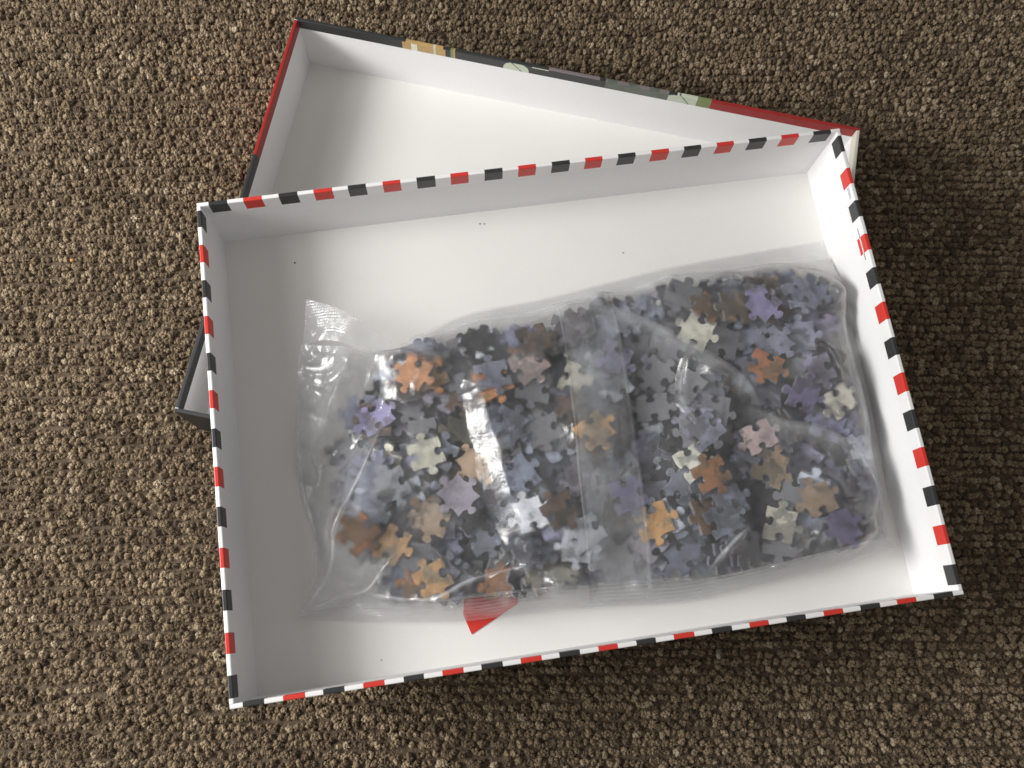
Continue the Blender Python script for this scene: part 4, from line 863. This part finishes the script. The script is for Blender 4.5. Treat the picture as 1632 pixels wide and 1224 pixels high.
fold([(-98, 2), (-113, -26), (-127, -51), (-139, -76), (-157, -95)], 3.4, 120)  # bright line on the left crease: a highlight painted as pale haze
fold([(-156, -95), (-136, -88), (-118, -86), (-104, -74)], 3.0, 80)  # painted highlight along the lower left edge
fold([(-122, -88), (-86, -97), (-62, -90), (-34, -87)], 4.0, 90)
fold([(-148, 10), (-150, -20), (-145, -60), (-150, -84)], 4.0, 90)
fold([(64, -104), (74, -95), (90, -84)], 4.5, 60)
fold([(72, 14), (66, -8), (72, -24)], 5.0, 60)
fold([(-60, 52), (-30, 58), (0, 58), (40, 61), (90, 66), (150, 68)], 8, 140)

def corner_flap():
    # the crimped end of the top seal, folded back over the lifted corner
    n, m = 200, 60
    base = smooth_curve([(-140, 56, 12), (-124, 54, 22), (-108, 46, 24), (-94, 40, 19)], n)
    tip = smooth_curve([(-134, 79, 24), (-119, 71, 31), (-103, 59, 31), (-88, 47, 26)], n)
    s = np.linspace(0, 1, m)[None, :, None]
    Q = base[:, None]*(1-s)+tip[:, None]*s
    ln = np.r_[0, np.cumsum(np.linalg.norm(np.diff(tip[:, :2], axis=0), axis=1))]
    zig = (np.abs(((ln/1.6) % 1)-.5)*2-.5)*.8
    Q[..., 1] += zig[:, None]*s[..., 0]**8
    w = np.linalg.norm(tip-base, axis=1)[:, None]
    Q[..., 2] += .18*np.sin(2*np.pi*s[..., 0]*w/1.7)*np.clip(s[..., 0]*3-.6, 0, 1) + 3.2*vnoise(Q[..., 0], Q[..., 1], 11, 51) + 1.2*vnoise(Q[..., 0], Q[..., 1], 5, 52)
    grid_obj("folded_corner", Q, M_seal)
corner_flap()

def corner_gusset():
    # the crumpled side fold of the film below the flap, turned up towards the window
    n, m = 110, 70
    a = smooth_curve([(-141, 56, 17), (-144, 40, 15), (-143, 24, 13), (-139, 2, 8)], n)
    b = smooth_curve([(-111, 46, 31), (-114, 38, 30), (-124, 20, 22), (-137, 1, 10)], n)
    s = np.linspace(0, 1, m)[None, :, None]
    Q = a[:, None]*(1-s)+b[:, None]*s
    x, y = Q[..., 0], Q[..., 1]
    Q[..., 2] += 5.0*(np.abs(vnoise(x+y*.6, y-x*.5, 15, 71))*2-.5) + 1.3*(np.abs(vnoise(x-y*.4, y+x*.4, 7, 72))*2-.5)
    grid_obj("side_fold", Q, M_gusset)
corner_gusset()

# ------------------------------------------------------------------ specks and crumbs
def crumb(name, loc, size, col, label, cat, seed, frame=None, flat=.5):
    rg = random.Random(seed)
    bm = bmesh.new(); bmesh.ops.create_icosphere(bm, subdivisions=2, radius=1)
    for v in bm.verts:
        v.co = Vector((v.co.x*size[0], v.co.y*size[1], v.co.z*size[2]))*rg.uniform(.75, 1.25)
    V = [tuple(v.co) for v in bm.verts]; bm.verts.index_update()
    F = [tuple(v.index for v in f.verts) for f in bm.faces]; bm.free()
    o = mesh_obj(name, V, F, paper("crumb_"+str(seed), col, var=.3, bump=.3), None, smooth=True)
    M = Matrix.Translation(loc) @ Matrix.Rotation(rg.uniform(0, 3), 4, 'Z')
    o.matrix_world = (frame @ M) if frame is not None else M
    tag(o, label, cat)
crumb("crumb", (-0.326, 0.0676, .0012), (1.5, 1.2, 1.1), (.55, .27, .10), "small orange crumb in the carpet near the left edge", "crumb", 1)
crumb("crumb", (-0.2781, 0.2132, .0012), (1.2, 1.0, .9), (.50, .34, .16), "tiny tan crumb in the carpet left of the red lid edge", "crumb", 2)
crumb("crumb", (0.1183, -0.1235, .0012), (1.9, 1.3, .9), (.40, .37, .26), "pale flake on the dark carpet below the tray", "flake", 3)
crumb("straw_bit", (-0.0419, -0.1809, .0015), (.7, 2.6, .6), (.42, .33, .20), "thin straw coloured sliver on the carpet below the tray", "sliver", 4)
for q, lab, sz in (((-27.9, 123.7), "dark speck on the tray floor by the far wall, left of a pair", .45), ((-25.2, 123.3), "dark speck on the tray floor by the far wall, right of a pair", .4),
                   ((-142.2, 112.9), "dark speck in the shaded left corner of the tray floor", .6), ((56.6, 93.2), "faint dark speck above the bag's top seal", .35),
                   ((-116, -123.2), "dark speck on the tray floor near the front left", .35)):
    crumb("speck", (q[0]*MM, q[1]*MM, .0002), (sz, sz*.8, .25), (.04, .035, .03), lab, "speck", int(abs(q[0])*10), TM)
